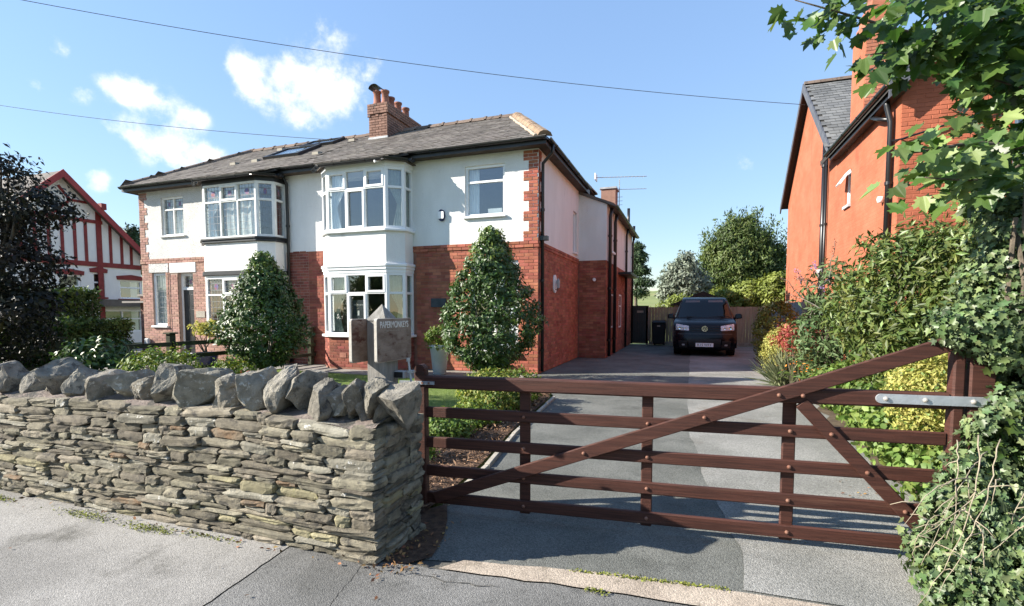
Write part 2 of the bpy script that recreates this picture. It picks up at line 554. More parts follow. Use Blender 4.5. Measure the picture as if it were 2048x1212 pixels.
class MB:
    def __init__(s):
        s.v, s.f = [], []
        s.fr = None

    def frame(s, o, u, n):
        s.fr = (Vector((o[0], o[1], 0)), Vector((u[0], u[1], 0)).normalized(), Vector((n[0], n[1], 0)).normalized())
        return s

    def tr(s, p):
        if s.fr is None:
            return tuple(p)
        o, u, n = s.fr
        q = o + u * p[0] + n * p[1]
        return (q.x, q.y, p[2])

    def add(s, vs, fs):
        k = len(s.v)
        s.v += [s.tr(p) for p in vs]
        s.f += [tuple(i + k for i in f) for f in fs]

    def box(s, x0, x1, y0, y1, z0, z1):
        s.add([(x0, y0, z0), (x1, y0, z0), (x1, y1, z0), (x0, y1, z0), (x0, y0, z1), (x1, y0, z1), (x1, y1, z1), (x0, y1, z1)],
              [(0, 3, 2, 1), (4, 5, 6, 7), (0, 1, 5, 4), (1, 2, 6, 5), (2, 3, 7, 6), (3, 0, 4, 7)])
        return s

    def prism(s, bot, top):
        n = len(bot)
        s.add(list(bot) + list(top), [tuple(range(n))[::-1], tuple(range(n, 2 * n))] + [(i, (i + 1) % n, n + (i + 1) % n, n + i) for i in range(n)])
        return s

    def poly(s, pts):
        s.add(pts, [tuple(range(len(pts)))])
        return s

    def tube(s, pts, r, n=8, r1=None, cap=True):
        pts = [Vector(p) for p in pts]
        m = len(pts)
        rows = []
        ref = None
        for i, p in enumerate(pts):
            d = (pts[min(i + 1, m - 1)] - pts[max(i - 1, 0)]).normalized()
            a = ref - d * ref.dot(d) if ref is not None else d.orthogonal()
            a.normalize()
            ref = a
            b = d.cross(a)
            rr = r if r1 is None else r + (r1 - r) * i / max(1, m - 1)
            rows.append([tuple(p + (a * math.cos(t) + b * math.sin(t)) * rr) for t in [2 * math.pi * k / n for k in range(n)]])
        vs = [q for row in rows for q in row]
        fs = [(i * n + k, i * n + (k + 1) % n, (i + 1) * n + (k + 1) % n, (i + 1) * n + k) for i in range(m - 1) for k in range(n)]
        if cap:
            fs += [tuple(range(n))[::-1], tuple(range((m - 1) * n, m * n))]
        s.add(vs, fs)
        return s

    def lathe(s, prof, c, n=16):
        vs, fs = [], []
        for (r, z) in prof:
            vs += [(c[0] + r * math.cos(2 * math.pi * k / n), c[1] + r * math.sin(2 * math.pi * k / n), c[2] + z) for k in range(n)]
        for i in range(len(prof) - 1):
            fs += [(i * n + k, i * n + (k + 1) % n, (i + 1) * n + (k + 1) % n, (i + 1) * n + k) for k in range(n)]
        s.add(vs, fs)
        return s

    def build(s, name, mat, parent=None, smooth=False, bevel=0, local=False):
        me = bpy.data.meshes.new(name)
        o = org(parent) if not local else Vector((0, 0, 0))
        me.from_pydata([(a - o.x, b - o.y, c - o.z) for a, b, c in s.v], [], s.f)
        if bevel:
            bm = bmesh.new()
            bm.from_mesh(me)
            bmesh.ops.bevel(bm, geom=list(bm.edges), offset=bevel, segments=1, affect='EDGES', clamp_overlap=True)
            bm.to_mesh(me)
            bm.free()
        if smooth:
            me.polygons.foreach_set('use_smooth', [True] * len(me.polygons))
        me.update()
        return link(name, me, mat, parent)


def box(name, mat, parent, x0, x1, y0, y1, z0, z1, bevel=0):
    return MB().box(x0, x1, y0, y1, z0, z1).build(name, mat, parent, bevel=bevel)


def np_mesh(name, verts, faces_flat, loop_counts, mat, parent=None, smooth=False):
    me = bpy.data.meshes.new(name)
    o = org(parent)
    verts = np.asarray(verts, np.float32) - np.array([o.x, o.y, o.z], np.float32)
    me.vertices.add(len(verts))
    me.vertices.foreach_set('co', verts.ravel())
    me.loops.add(len(faces_flat))
    me.loops.foreach_set('vertex_index', np.asarray(faces_flat, np.int32))
    me.polygons.add(len(loop_counts))
    lc = np.asarray(loop_counts, np.int32)
    me.polygons.foreach_set('loop_start', np.concatenate([[0], np.cumsum(lc)[:-1]]).astype(np.int32))
    me.polygons.foreach_set('loop_total', lc)
    me.update(calc_edges=True)
    me.validate()
    if smooth:
        me.polygons.foreach_set('use_smooth', [True] * len(me.polygons))
    return link(name, me, mat, parent)


# leaf outlines, base at 0, tip at +y, unit length
def lobes(pts):
    p = [(x, y) for x, y in pts]
    q = [(-x, y) for x, y in pts[::-1] if x != 0]
    return p + q


SYC = lobes([(0, 0), (.12, .02), (.3, -.08), (.28, .08), (.46, .12), (.36, .22), (.42, .32), (.6, .42), (.5, .5), (.52, .66), (.36, .6), (.26, .56), (.24, .7), (.14, .84), (0, 1.04)])
IVY = lobes([(0, 0), (.22, -.1), (.42, .06), (.3, .24), (.5, .5), (.22, .5), (0, 1)])


def leaf_shape(kind):
    if kind == 'oval':
        v = np.array([(0, 0, 0), (.25, .42, .07), (0, 1, -.03), (-.25, .42, .07)], float)
        return v, [(0, 1, 2), (0, 2, 3)]
    if kind == 'long':
        v = np.array([(0, 0, 0), (.15, .45, .05), (0, 1, -.06), (-.15, .45, .05)], float)
        return v, [(0, 1, 2), (0, 2, 3)]
    if kind == 'round':
        v = np.array([(0, 0, 0), (.33, .3, .05), (.28, .75, .03), (0, 1, -.03), (-.28, .75, .03), (-.33, .3, .05)], float)
        return v, [(0, 1, 2, 3), (0, 3, 4, 5)]
    if kind == 'blade':
        v = np.array([(-.02, 0, 0), (.02, 0, 0), (.012, .6, .03), (0, 1, .12), (-.012, .6, .03)], float)
        return v, [(0, 1, 2, 4), (4, 2, 3)]
    o = SYC if kind == 'syc' else IVY
    v = np.array([(x, y, abs(x) * .22 - .12 * y * y) for x, y in o], float)
    n = len(v)
    h = n // 2
    tip = [i for i, p in enumerate(o) if p[0] == 0 and p[1] > .9][0]
    return v, [tuple(range(0, tip + 1)), tuple([0] + list(range(tip, n)))]


def leaf_array(P, Nn, size, kind, droop=.3, sj=.35, rnd=nr):
    """P points, Nn outward normals -> verts, flat faces, counts"""
    n = len(P)
    lv, lf = leaf_shape(kind)
    Nn = Nn + rnd.normal(0, .45, Nn.shape)
    Nn /= np.linalg.norm(Nn, axis=1)[:, None] + 1e-9
    t = rnd.normal(0, 1, (n, 3))
    t[:, 2] -= droop
    t += Nn * .35
    t -= (t * Nn).sum(1)[:, None] * Nn * .75
    t /= np.linalg.norm(t, axis=1)[:, None] + 1e-9
    sd = np.cross(t, Nn)
    sd /= np.linalg.norm(sd, axis=1)[:, None] + 1e-9
    up = np.cross(sd, t)
    sz = size * (1 + rnd.uniform(-sj, sj, n))
    V = P[:, None, :] + sz[:, None, None] * (lv[None, :, 0, None] * sd[:, None, :] + lv[None, :, 1, None] * t[:, None, :] + lv[None, :, 2, None] * up[:, None, :])
    k = len(lv)
    flat1 = np.array([i for f in lf for i in f])
    cnt1 = np.array([len(f) for f in lf])
    F = (flat1[None, :] + (np.arange(n) * k)[:, None]).ravel()
    return V.reshape(-1, 3), F, np.tile(cnt1, n)


def leaves(name, mat, parent, P, Nn, size, kind='oval', droop=.3, sj=.35, stuff=False):
    V, F, Cn = leaf_array(np.asarray(P, float), np.asarray(Nn, float), size, kind, droop, sj)
    o = np_mesh(name, V, F, Cn, mat, parent)
    if stuff:
        o['kind'] = 'stuff'
    return o


def crown_pts(blobs, n_clump, per, cr, shell=.75, flat=.8):
    """leaf points gathered in clumps near the surface of a set of ellipsoids"""
    vol = np.array([b[3] * b[4] * b[5] for b in blobs]) ** (2 / 3)
    ids = nr.choice(len(blobs), n_clump, p=vol / vol.sum())
    B = np.array(blobs, float)[ids]
    d = nr.normal(0, 1, (n_clump, 3))
    d /= np.linalg.norm(d, axis=1)[:, None]
    rad = shell + (1.04 - shell) * nr.uniform(0, 1, n_clump) ** .6
    Cc = B[:, :3] + d * B[:, 3:] * rad[:, None]
    q = nr.normal(0, 1, (n_clump, per, 3))
    q /= np.linalg.norm(q, axis=2)[:, :, None]
    q *= (nr.uniform(.15, 1, (n_clump, per, 1)) ** .5)
    q[:, :, 2] *= flat
    csz = cr * nr.uniform(.6, 1.35, (n_clump, 1, 1))
    P = Cc[:, None, :] + q * csz
    Nn = q / (np.linalg.norm(q, axis=2)[:, :, None] + 1e-6) * .8 + (d / B[:, 3:] * B[:, 3:].mean(1)[:, None])[:, None, :] * .7 + np.array([0, 0, .25])
    return P.reshape(-1, 3), Nn.reshape(-1, 3)


def limb(mb, a, b, r0, r1, wob=.05, n=6, seg=5):
    a, b = Vector(a), Vector(b)
    pts = []
    for i in range(seg + 1):
        t = i / seg
        p = a.lerp(b, t)
        if 0 < i < seg:
            p += Vector((rng.uniform(-1, 1), rng.uniform(-1, 1), rng.uniform(-1, 1))) * wob
        pts.append(p)
    mb.tube(pts, r0, n, r1)
    return pts


def plant(name, label, cat, base, blobs, n_clump, per, cr, size, mat, kind='oval', trunk=None, bark='bark', stems=6, group=None, shell=.75, droop=.3, second=None, part='foliage', sub_n=0):
    """trunk: (radius, top z) ; blobs in world coords (x,y,z,rx,ry,rz)"""
    root = empty(name, base, label, cat, group)
    mb = MB()
    bz = base[2]
    if trunk:
        r, zt = trunk
        top = Vector((base[0] + rng.uniform(-.1, .1) * r, base[1], zt))
        limb(mb, base, top, r, r * .7, r * .35, 8)
        for b in blobs:
            for k in range(max(2, stems // len(blobs))):
                e = (b[0] + rng.uniform(-.6, .6) * b[3], b[1] + rng.uniform(-.6, .6) * b[4], b[2] + rng.uniform(-.2, .75) * b[5])
                limb(mb, top, e, r * .5, r * .1, r * .8, 5)
        mb.build('trunk', bark, root, smooth=True)
    else:
        for b in blobs:
            for k in range(stems):
                e = (b[0] + rng.uniform(-.8, .8) * b[3], b[1] + rng.uniform(-.8, .8) * b[4], b[2] + rng.uniform(0, .8) * b[5])
                limb(mb, (base[0] + rng.uniform(-.1, .1), base[1] + rng.uniform(-.1, .1), bz), e, .012, .004, .03, 4)
        mb.build('stem', bark, root)
    P, Nn = crown_pts(blobs, n_clump, per, cr, shell)
    ok = P[:, 2] > .01
    P, Nn = P[ok], Nn[ok]
    if second:
        k = nr.uniform(0, 1, len(P)) < second[1]
        leaves(part, second[0], root, P[k], Nn[k], size, kind, droop)
        P, Nn = P[~k], Nn[~k]
    leaves(part, mat, root, P, Nn, size, kind, droop)
    return root


def rough_block(seed, nx, ny, nz, amp):
    """unit block (-.5..+.5) with worn edges, open at the back (+y)"""
    bm = bmesh.new()
    gx = [i / nx - .5 for i in range(nx + 1)]
    gy = [i / ny - .5 for i in range(ny + 1)]
    gz = [i / nz - .5 for i in range(nz + 1)]
    vid = {}

    def vv(i, j, k):
        if (i, j, k) not in vid:
            p = Vector((gx[i], gy[j], gz[k]))
            e = [abs(abs(p.x) - .5) < 1e-6, abs(abs(p.y) - .5) < 1e-6 and j == 0, abs(abs(p.z) - .5) < 1e-6]
            q = p.copy()
            nv = Vector((mnoise.noise(p * 2.1 + Vector((seed, 0, 0))), mnoise.noise(p * 2.1 + Vector((0, seed, 9))), mnoise.noise(p * 2.1 + Vector((5, 0, seed)))))
            q += nv * amp
            if sum(e) >= 2:
                sh = .05 if sum(e) == 2 else .1
                sh *= .3 + 1.2 * rng.random()
                q -= Vector((math.copysign(.45 * sh, p.x) if e[0] else 0, math.copysign(sh, p.y) if e[1] else 0, math.copysign(sh, p.z) if e[2] else 0))
            vid[(i, j, k)] = bm.verts.new(q)
        return vid[(i, j, k)]
    for i in range(nx):
        for k in range(nz):
            bm.faces.new((vv(i, 0, k), vv(i + 1, 0, k), vv(i + 1, 0, k + 1), vv(i, 0, k + 1)))
    for j in range(ny):
        for k in range(nz):
            bm.faces.new((vv(0, j + 1, k), vv(0, j, k), vv(0, j, k + 1), vv(0, j + 1, k + 1)))
            bm.faces.new((vv(nx, j, k), vv(nx, j + 1, k), vv(nx, j + 1, k + 1), vv(nx, j, k + 1)))
        for i in range(nx):
            bm.faces.new((vv(i, j, nz), vv(i + 1, j, nz), vv(i + 1, j + 1, nz), vv(i, j + 1, nz)))
            bm.faces.new((vv(i, j + 1, 0), vv(i + 1, j + 1, 0), vv(i + 1, j, 0), vv(i, j, 0)))
    me = bpy.data.meshes.new('stone')
    bm.to_mesh(me)
    bm.free()
    return me


def text_mesh(txt, size, depth):
    cu = bpy.data.curves.new('lettering', 'FONT')
    cu.body = txt
    cu.size = size
    cu.extrude = depth
    cu.align_x = 'CENTER'
    cu.align_y = 'CENTER'
    o = bpy.data.objects.new('lettering', cu)
    COL.objects.link(o)
    dg = bpy.context.evaluated_depsgraph_get()
    dg.update()
    me = bpy.data.meshes.new_from_object(o.evaluated_get(dg))
    bpy.data.objects.remove(o)
    bpy.data.curves.remove(cu)
    me.materials.clear()
    return me


def struct(o):
    o['kind'] = 'structure'
    return o


# ---------------------------------------------------------------- ground, road side, drive, garden
def sheet(name, mat, pts, z):
    return struct(MB().poly([(a, b, z) for a, b in pts]).build(name, mat))


def wavy(a, b, n, amp, r):
    out = []
    for i in range(n + 1):
        t = i / n
        x, y = a[0] + (b[0] - a[0]) * t, a[1] + (b[1] - a[1]) * t
        if 0 < i < n:
            x += r.uniform(-amp, amp)
            y += r.uniform(-amp, amp)
        out.append((x, y))
    return out


g1 = random.Random(3)
sheet('ground', 'field', [(-2500, -800), (2500, -800), (2500, 3000), (-2500, 3000)], -.06)
sheet('road', 'asphalt_dark', [(-60, -9), (60, -9), (60, -2.2), (-60, -2.2)], -.045)
MBk = MB().box(-60, 60, -2.2, -2.05, -.2, .0)
struct(MBk.build('kerb', 'concrete'))
sheet('pavement_base', 'crack_dark', [(-60, -2.05), (60, -2.05), (60, 2.9), (-60, 2.9)], -.012)
# pavement: pale worn panel on the left, greyer panels right, with narrow joints
j1 = wavy((-2.36, 2.9), (-2.2, 1.5), 24, .007, g1) + wavy((-2.2, 1.5), (-1.9, -2.05), 10, .01, g1)[1:]
j1b = [(x + .006, y) for x, y in j1]
j2 = wavy((-1.76, 2.44), (-1.62, 1.85), 20, .007, g1) + wavy((-1.62, 1.85), (-1.3, -2.05), 10, .01, g1)[1:]
j2b = [(x + .005, y) for x, y in j2]
sheet('pavement', 'asphalt_pale', [(-60, -2.05)] + j1[::-1] + [(-60, 2.9)], .0)
sheet('pavement', 'asphalt_mid', j1b + j2[::-1] + [(-1.9, 2.6)], -.004)
strip_lo = wavy((-1.3, 2.44), (-.28, 2.53), 8, .012, g1) + wavy((-.28, 2.53), (2.6, 2.62), 14, .012, g1)[1:]
sheet('pavement', 'asphalt_mid', j2b[::-1][:1] + [(60, -2.05), (60, 2.6)] + strip_lo[::-1] + [(-1.7, 2.43)] + j2b, -.002)
# concrete threshold strip with a slightly proud face
strip_hi = wavy((-1.2, 2.57), (-.3, 2.72), 8, .01, g1) + wavy((-.3, 2.72), (2.6, 2.84), 14, .008, g1)[1:]
sheet('threshold_strip', 'concrete', strip_lo + strip_hi[::-1], .006)
# drive: dark newer tarmac, paler old tarmac on the right
sheet('driveway', 'asphalt_dark', [(-1.72, 2.46)] + strip_hi[:9] + strip_hi[9:] + [(2.6, 9), (3.2, 13), (3.2, 22.4), (-2.5, 22.4), (-2.5, 15.4), (-3.24, 15.4), (-3.24, 10.2), (-2.5, 9.1), (-2.05, 8.0), (-1.87, 5.4), (-1.7, 4.2), (-1.68, 3.2)], -.006)
split = wavy((.30, 2.78), (.33, 3.32), 6, .015, g1) + wavy((.33, 3.32), (.16, 4.53), 8, .02, g1)[1:] + wavy((.16, 4.53), (.02, 6.7), 10, .02, g1)[1:] + wavy((.02, 6.7), (.11, 22.3), 20, .02, g1)[1:]
sheet('driveway_old', 'asphalt_old', split + [(3.1, 22.3), (3.1, 13), (2.5, 9), (2.55, 2.83)], .0)
# bare soil at the right of the drive and planting beds
sheet('border_soil', 'earth', wavy((1.62, 3.5), (1.7, 6.2), 10, .06, g1) + wavy((1.75, 6.4), (2.0, 11.8), 14, .08, g1) + [(1.8, 13.2), (1.9, 17), (3.48, 17), (3.48, 10.9), (7, 10.9), (7, 2.9), (1.75, 2.9)], .014)
# left border and lawn
bed = [(-1.78, 2.86), (-1.76, 3.3), (-1.82, 4.3), (-1.97, 5.5), (-2.17, 8.08), (-2.4, 8.7), (-2.7, 8.3), (-2.75, 7.0), (-2.9, 5.6), (-3.2, 4.4), (-3.4, 2.95)]
sheet('planting_bed', 'mulch', bed, .012)
sheet('border_soil', 'mulch', [(-1.68, 2.40), (-1.5, 2.42), (-1.4, 2.55), (-1.45, 2.8), (-1.55, 3.05), (-1.68, 3.3), (-1.9, 3.0), (-1.72, 2.44)], .004)
Pc = scatter([(-1.68, 2.40), (-1.48, 2.40), (-1.4, 2.55), (-1.45, 2.8), (-1.55, 3.05), (-1.68, 3.3)], 420, .012) if False else None
lawn = [(-3.4, 2.95), (-3.2, 4.4), (-2.9, 5.6), (-2.75, 7.0), (-2.7, 8.3), (-2.4, 8.7), (-2.9, 9.45), (-5.2, 9.35), (-9.5, 9.7), (-9.5, 2.95)]
sheet('lawn', 'lawn_soil', lawn, .004)
sheet('house_path', 'flagstone', [(-3.26, 9.9), (-2.95, 9.5), (-5.2, 9.4), (-9.5, 9.75), (-9.5, 10.99), (-3.26, 10.99)], .0)
sheet('neighbour_drive', 'flagstone', [(-9.7, 2.95), (-9.7, 10.99), (-16.3, 10.99), (-23, 16), (-23, 2.95)], -.004)


def inside(poly, x, y):
    c = False
    n = len(poly)
    for i in range(n):
        a, b = poly[i], poly[(i + 1) % n]
        if (a[1] > y) != (b[1] > y) and x < (b[0] - a[0]) * (y - a[1]) / (b[1] - a[1]) + a[0]:
            c = not c
    return c


def scatter(poly, n, z):
    xs = [p[0] for p in poly]
    ys = [p[1] for p in poly]
    out = []
    while len(out) < n:
        x, y = nr.uniform(min(xs), max(xs)), nr.uniform(min(ys), max(ys))
        if inside(poly, x, y):
            out.append((x, y, z))
    return np.array(out)


Pg = scatter(lawn, 42000, .004)
V, F, Cn = leaf_array(Pg, np.tile([0., 0, 0], (len(Pg), 1)) + nr.normal(0, 1, Pg.shape) * [1, 1, .1], .045, 'blade', -2.2, .4)
g = np_mesh('lawn_grass', V, F, Cn, 'grass')
tag(g, 'short mown lawn grass between the stone wall and the white bay window', 'grass', kind='stuff')
Pc = scatter(bed, 5200, .02)
Pc[:, 2] += nr.uniform(0, .03, len(Pc))
V, F, Cn = leaf_array(Pc, np.tile([0., 0, 1.], (len(Pc), 1)), .05, 'long', 0, .5)
tag(np_mesh('bark_mulch', V, F, Cn, 'chip'), 'brown bark chippings covering the bed beside the drive', 'mulch', kind='stuff')

# drive edging: pale concrete edging pieces along the bed
er = empty('drive_edging', (-1.9, 5.5, 0), 'pale concrete edging strip between bark bed and drive', 'edging')
edge = [(-1.69, 3.3), (-1.74, 4.25), (-1.9, 5.46), (-2.09, 8.06)]
for a, b in zip(edge[:-1], edge[1:]):
    n = max(1, round(math.dist(a, b) / .62))
    for i in range(n):
        p = Vector(a).lerp(Vector(b), i / n)
        q = Vector(a).lerp(Vector(b), (i + .97) / n)
        u = (q - p).normalized()
        MB().frame(p, u, (-u.y, u.x)).box(0, (q - p).length, -.025, .025, -.05, .03 + rng.uniform(-.006, .006)).build('edging_piece', 'edging', er, bevel=.005)

# moss and litter on the pavement
def litter(name, label, cat, pts, size, mat, kind='oval', z=.006):
    P = np.array([(a, b, z) for a, b in pts])
    V, F, Cn = leaf_array(P, np.tile([0., 0, 1.2], (len(P), 1)), size, kind, 0, .5)
    V[:, 2] = np.maximum(V[:, 2], .004)
    return tag(np_mesh(name, V, F, Cn, mat), label, cat, kind='stuff')


mp = []
for (cx, cy, rx, ry, n) in ((-5.05, 2.25, .2, .03, 350), (-4.0, 2.27, .25, .04, 420), (-3.35, 2.26, .22, .04, 420), (-2.9, 2.3, .2, .02, 160)):
    mp += [(cx + nr.normal(0, rx * .6), cy + nr.normal(0, ry * .7)) for _ in range(n)]
for i in range(520):
    t = nr.uniform(0, 1) ** .8
    mp.append((-.62 + t * .85 + nr.normal(0, .01), 2.66 + t * .085 + nr.normal(0, .007)))
mp += [(-.42 + nr.normal(0, .03), 2.5 + nr.normal(0, .01)) for _ in range(90)]
litter('moss', 'yellow green moss in patches along the wall foot and threshold strip', 'moss', mp, .011, 'moss', 'round', .009)
lp = [(-1.6 + nr.normal(0, .12), 2.4 + nr.normal(0, .06)) for _ in range(70)] + [(-1.55 + nr.normal(0, .08), 2.7 + nr.normal(0, .2)) for _ in range(60)] + [(nr.uniform(-5, -1.8), 2.3 + nr.normal(0, .02)) for _ in range(45)] + [(nr.uniform(1.2, 1.75), nr.uniform(2.4, 5.2)) for _ in range(110)] + [(nr.uniform(-4.6, -2), nr.uniform(1.5, 2.2)) for _ in range(7)]
litter('fallen_leaves', 'scattered brown fallen leaves along the wall foot and drive edge', 'leaves', lp, .028, 'litter', 'oval', .012)
MB().lathe([(0, .004), (.09, .004), (.095, 0)], (-.02, 2.36, .002), 4)
dr = empty('drain_cover', (-.02, 2.38, .0), 'small rusty drain cover set in the pavement', 'drain cover')
MB().box(-.11, .1, 2.28, 2.42, -.002, .008).build('frame', 'stone_rust', dr, bevel=.003)
for k in range(5):
    box('bar', 'bolt', dr, -.095 + k * .038, -.075 + k * .038, 2.295, 2.405, .006, .013)

# far hillside
hm = MB()
nx, ny = 60, 24
hv = []
for j in range(ny + 1):
    for i in range(nx + 1):
        x = -420 + 840 * i / nx
        y = 60 + 440 * j / ny
        t = j / ny
        z = -.06 + 26 * (t ** 1.1) * (.55 + .45 * math.sin(x * .009 + .9)) * (1 if t > 0 else 0) + 1.2 * mnoise.noise(Vector((x * .03, y * .03, 0))) * t * 3
        hv.append((x, y, z))
hm.add(hv, [(j * (nx + 1) + i, j * (nx + 1) + i + 1, (j + 1) * (nx + 1) + i + 1, (j + 1) * (nx + 1) + i) for j in range(ny) for i in range(nx)])
struct(hm.build('hill', 'field', smooth=True))
P = np.array([(nr.uniform(-26, 10), nr.uniform(62, 84), 0) for _ in range(3200)])
P[:, 2] = (P[:, 1] - 60) * .05 + nr.uniform(0, 1.0, len(P))
tag(leaves('hillside_scrub', 'leaf_lime', None, P, np.tile([0., 0, 1], (len(P), 1)), .55, 'oval'), 'rough bracken and scrub on the hillside beyond the gardens', 'scrub', kind='stuff')

# hairline cracks and a worn seam in the pavement
def crack(pts, wd, n, amp):
    r = random.Random(int(pts[0][0] * 1000))
    mb = MB()
    L, Rr = [], []
    path = []
    for a, b in zip(pts[:-1], pts[1:]):
        path += wavy(a, b, n, amp, r)[:-1]
    path.append(pts[-1])
    for i, (x, y) in enumerate(path):
        a, b = path[max(i - 1, 0)], path[min(i + 1, len(path) - 1)]
        d = Vector((b[0] - a[0], b[1] - a[1])).normalized()
        w_ = wd * (.4 + .8 * r.random()) * (1 if 0 < i < len(path) - 1 else .1)
        L.append((x - d.y * w_, y + d.x * w_, .003))
        Rr.append((x + d.y * w_, y - d.x * w_, .003))
    k = len(L)
    mb.add(L + Rr, [(i, k + i, k + i + 1, i + 1) for i in range(k - 1)])
    struct(mb.build('pavement_crack', 'crack_dark'))


crack([(-1.55, 2.38), (-1.2, 2.33), (-.9, 2.38)], .003, 10, .012)
# ---------------------------------------------------------------- dry stone wall
WY0, WY1, WX0, WX1, WZ = 2.36, 2.84, -8.2, -1.64, .80
wall = empty('dry_stone_wall', (-4.5, 2.6, 0), 'low dry stone wall of thin gritstone courses along the pavement', 'wall')
MB().box(WX0, WX1 - .05, WY0 + .06, WY1 - .04, -.05, WZ - .02).build('wall_core', 'core', wall)
blocks = [rough_block(i * 3.7, 6, 2, 3, .10) for i in range(10)]
stones = []          # (center, dims(l,d,h), rotz, tilt, mat)
WO = Vector((-4.5, 2.6, 0))


def zwarp(x, z):
    t = z / WZ
    return z + t * (.018 * math.sin(x * 1.7 + .6) + .012 * math.sin(x * 4.1)) * (1 if z < WZ - .03 else .4)


def pick(z):
    r = rng.random()
    if r < .025:
        return 'stone_rust'
    if r < .16:
        return 'stone_lichen'
    if r < .26 and z < .4:
        return 'stone_mossy'
    return 'stone'


z = 0.0
rows = []
while z < WZ - .02:
    h = rng.choice([.032, .04, .048, .056, .065, .044])
    if z + h > WZ - .02:
        h = WZ - z
    rows.append((z, h))
    z += h
for ri, (z0, h) in enumerate(rows):
    x = WX1 - rng.uniform(0, .02)
    first = True
    while x > WX0:
        l = rng.choice([.09, .14, .19, .24, .3, .36, .44, .2, .27]) * rng.uniform(.8, 1.2)
        if first:
            l = rng.uniform(.16, .42)
            first = False
        xc = x - l / 2
        x -= l + rng.uniform(.001, .006)
        r = rng.random()
        pr_ = rng.uniform(-.018, .014)
        if r < .2 and h > .05:
            k = rng.uniform(.35, .65)
            parts = [(z0, h * k), (z0 + h * k, h * (1 - k))]
        else:
            parts = [(z0, h)]
        for (a, hh) in parts:
            pr2 = pr_ + rng.uniform(-.008, .008)
            dz = zwarp(xc, a)
            sl_ = (zwarp(xc + .1, a) - zwarp(xc - .1, a)) / .2
            stones.append((Vector((xc, WY0 + .06 - pr2, dz + hh / 2)), (l, .13, hh * rng.uniform(.93, 1.12)), rng.uniform(-.03, .03), -math.atan(sl_) + rng.uniform(-.035, .035), pick(a)))
# the end face by the gate: longer blocks
for ri, (z0, h) in enumerate(rows):
    y = WY0 + .07 + rng.uniform(0, .06)
    while y < WY1:
        l = min(rng.uniform(.12, .32), WY1 + .04 - y)
        if l > .03:
            stones.append((Vector((WX1 - .065 + rng.uniform(-.012, .025), y + l / 2, zwarp(WX1, z0) + h / 2)), (l, .13, h * rng.uniform(.95, 1.1)), math.pi / 2 + rng.uniform(-.05, .05), rng.uniform(-.03, .03), pick(z0)))
        y += l + .004
# the rear face
for (z0, h) in rows[::2]:
    x = WX1
    while x > WX0:
        l = rng.uniform(.2, .5)
        stones.append((Vector((x - l / 2, WY1 - .05, z0 + h)), (l, .12, h * 2), math.pi, 0, 'stone'))
        x -= l
def area(s):
    c = s[0]
    if s[2] > 2:
        return 0
    a, b, d = px(c)
    if d < .2 or a < -40:
        return 0
    f = s[1][0] * s[1][2] / d ** 2
    return f * (.5 if s[2] > 1 else 1)


order = sorted(range(len(stones)), key=lambda i: -area(stones[i]))
vis = set(order[:300])
mats_by = {}
rest = {}
for i, (c, d, rz, tl, m) in enumerate(stones):
    base = blocks[i % 10]
    mtx = Matrix.Translation(c - WO) @ Matrix.Rotation(rz, 4, 'Z') @ Matrix.Rotation(tl, 4, 'Y') @ Matrix.Diagonal((d[0], d[1], d[2], 1))
    if i in vis:
        key = (i % 10, m)
        if key not in mats_by:
            me = base.copy()
            me.materials.append(M[m])
            mats_by[key] = me
        o = link('stone', mats_by[key], None, wall)
        o.matrix_local = mtx
    else:
        mb = rest.setdefault(m, MB())
        mb.add([tuple(mtx @ v.co) for v in base.vertices], [tuple(p.vertices) for p in base.polygons])
for m, mb in rest.items():
    mb.build('small_stones', m, wall, local=True)['kind'] = 'stuff'
# mortar bed
mbd = MB()
n = 60
for i in range(n):
    a = WX0 + (WX1 - .03 - WX0) * i / n
    b = WX0 + (WX1 - .03 - WX0) * (i + 1) / n
prof = [(WY0 + .02, 0), (WY0 + .05, .035), (WY0 + .16, .075), (WY1 - .16, .075), (WY1 - .03, .02)]
vs = []
for i in range(n + 1):
    x = WX0 + (WX1 - .02 - WX0) * i / n
    for (y, zz) in prof:
        vs.append((x, y + rng.uniform(-.012, .012), zwarp(x, WZ) + zz * .6 - .02 + rng.uniform(-.018, .018)))
k = len(prof)
mbd.add(vs, [(i * k + j, (i + 1) * k + j, (i + 1) * k + j + 1, i * k + j + 1) for i in range(n) for j in range(k - 1)])
mbd.build('mortar_bed', 'mortar_bed', wall, smooth=True)
# coping stones on edge: (x, width, z base, z top)
COPE = [(-5.9, .4, .8, 1.03), (-5.62, .33, .8, .99), (-5.433, .36, .8, 1.012), (-5.205, .30, .79, 1.016), (-4.98, .24, .80, .985), (-4.70, .34, .80, 1.052), (-4.38, .30, .80, 1.013), (-4.10, .29, .81, .996), (-3.84, .34, .81, 1.011), (-3.64, .22, .82, .984),
        (-3.42, .29, .82, 1.06), (-3.25, .21, .82, .985), (-3.09, .27, .83, 1.055), (-2.92, .25, .83, 1.03), (-2.79, .2, .83, .975), (-2.63, .27, .84, 1.077), (-2.46, .24, .84, 1.09), (-2.30, .23, .84, 1.075), (-2.13, .24, .81, 1.03), (-2.03, .18, .81, .975), (-1.9, .2, .82, 1.042), (-1.76, .2, .83, 1.045), (-1.60, .27, .80, 1.035)]
for xx in np.arange(-8.1, -5.95, .24):
    COPE.insert(0, (float(xx), rng.uniform(.24, .34), .79, rng.uniform(.97, 1.05)))
crn = random.Random(21)


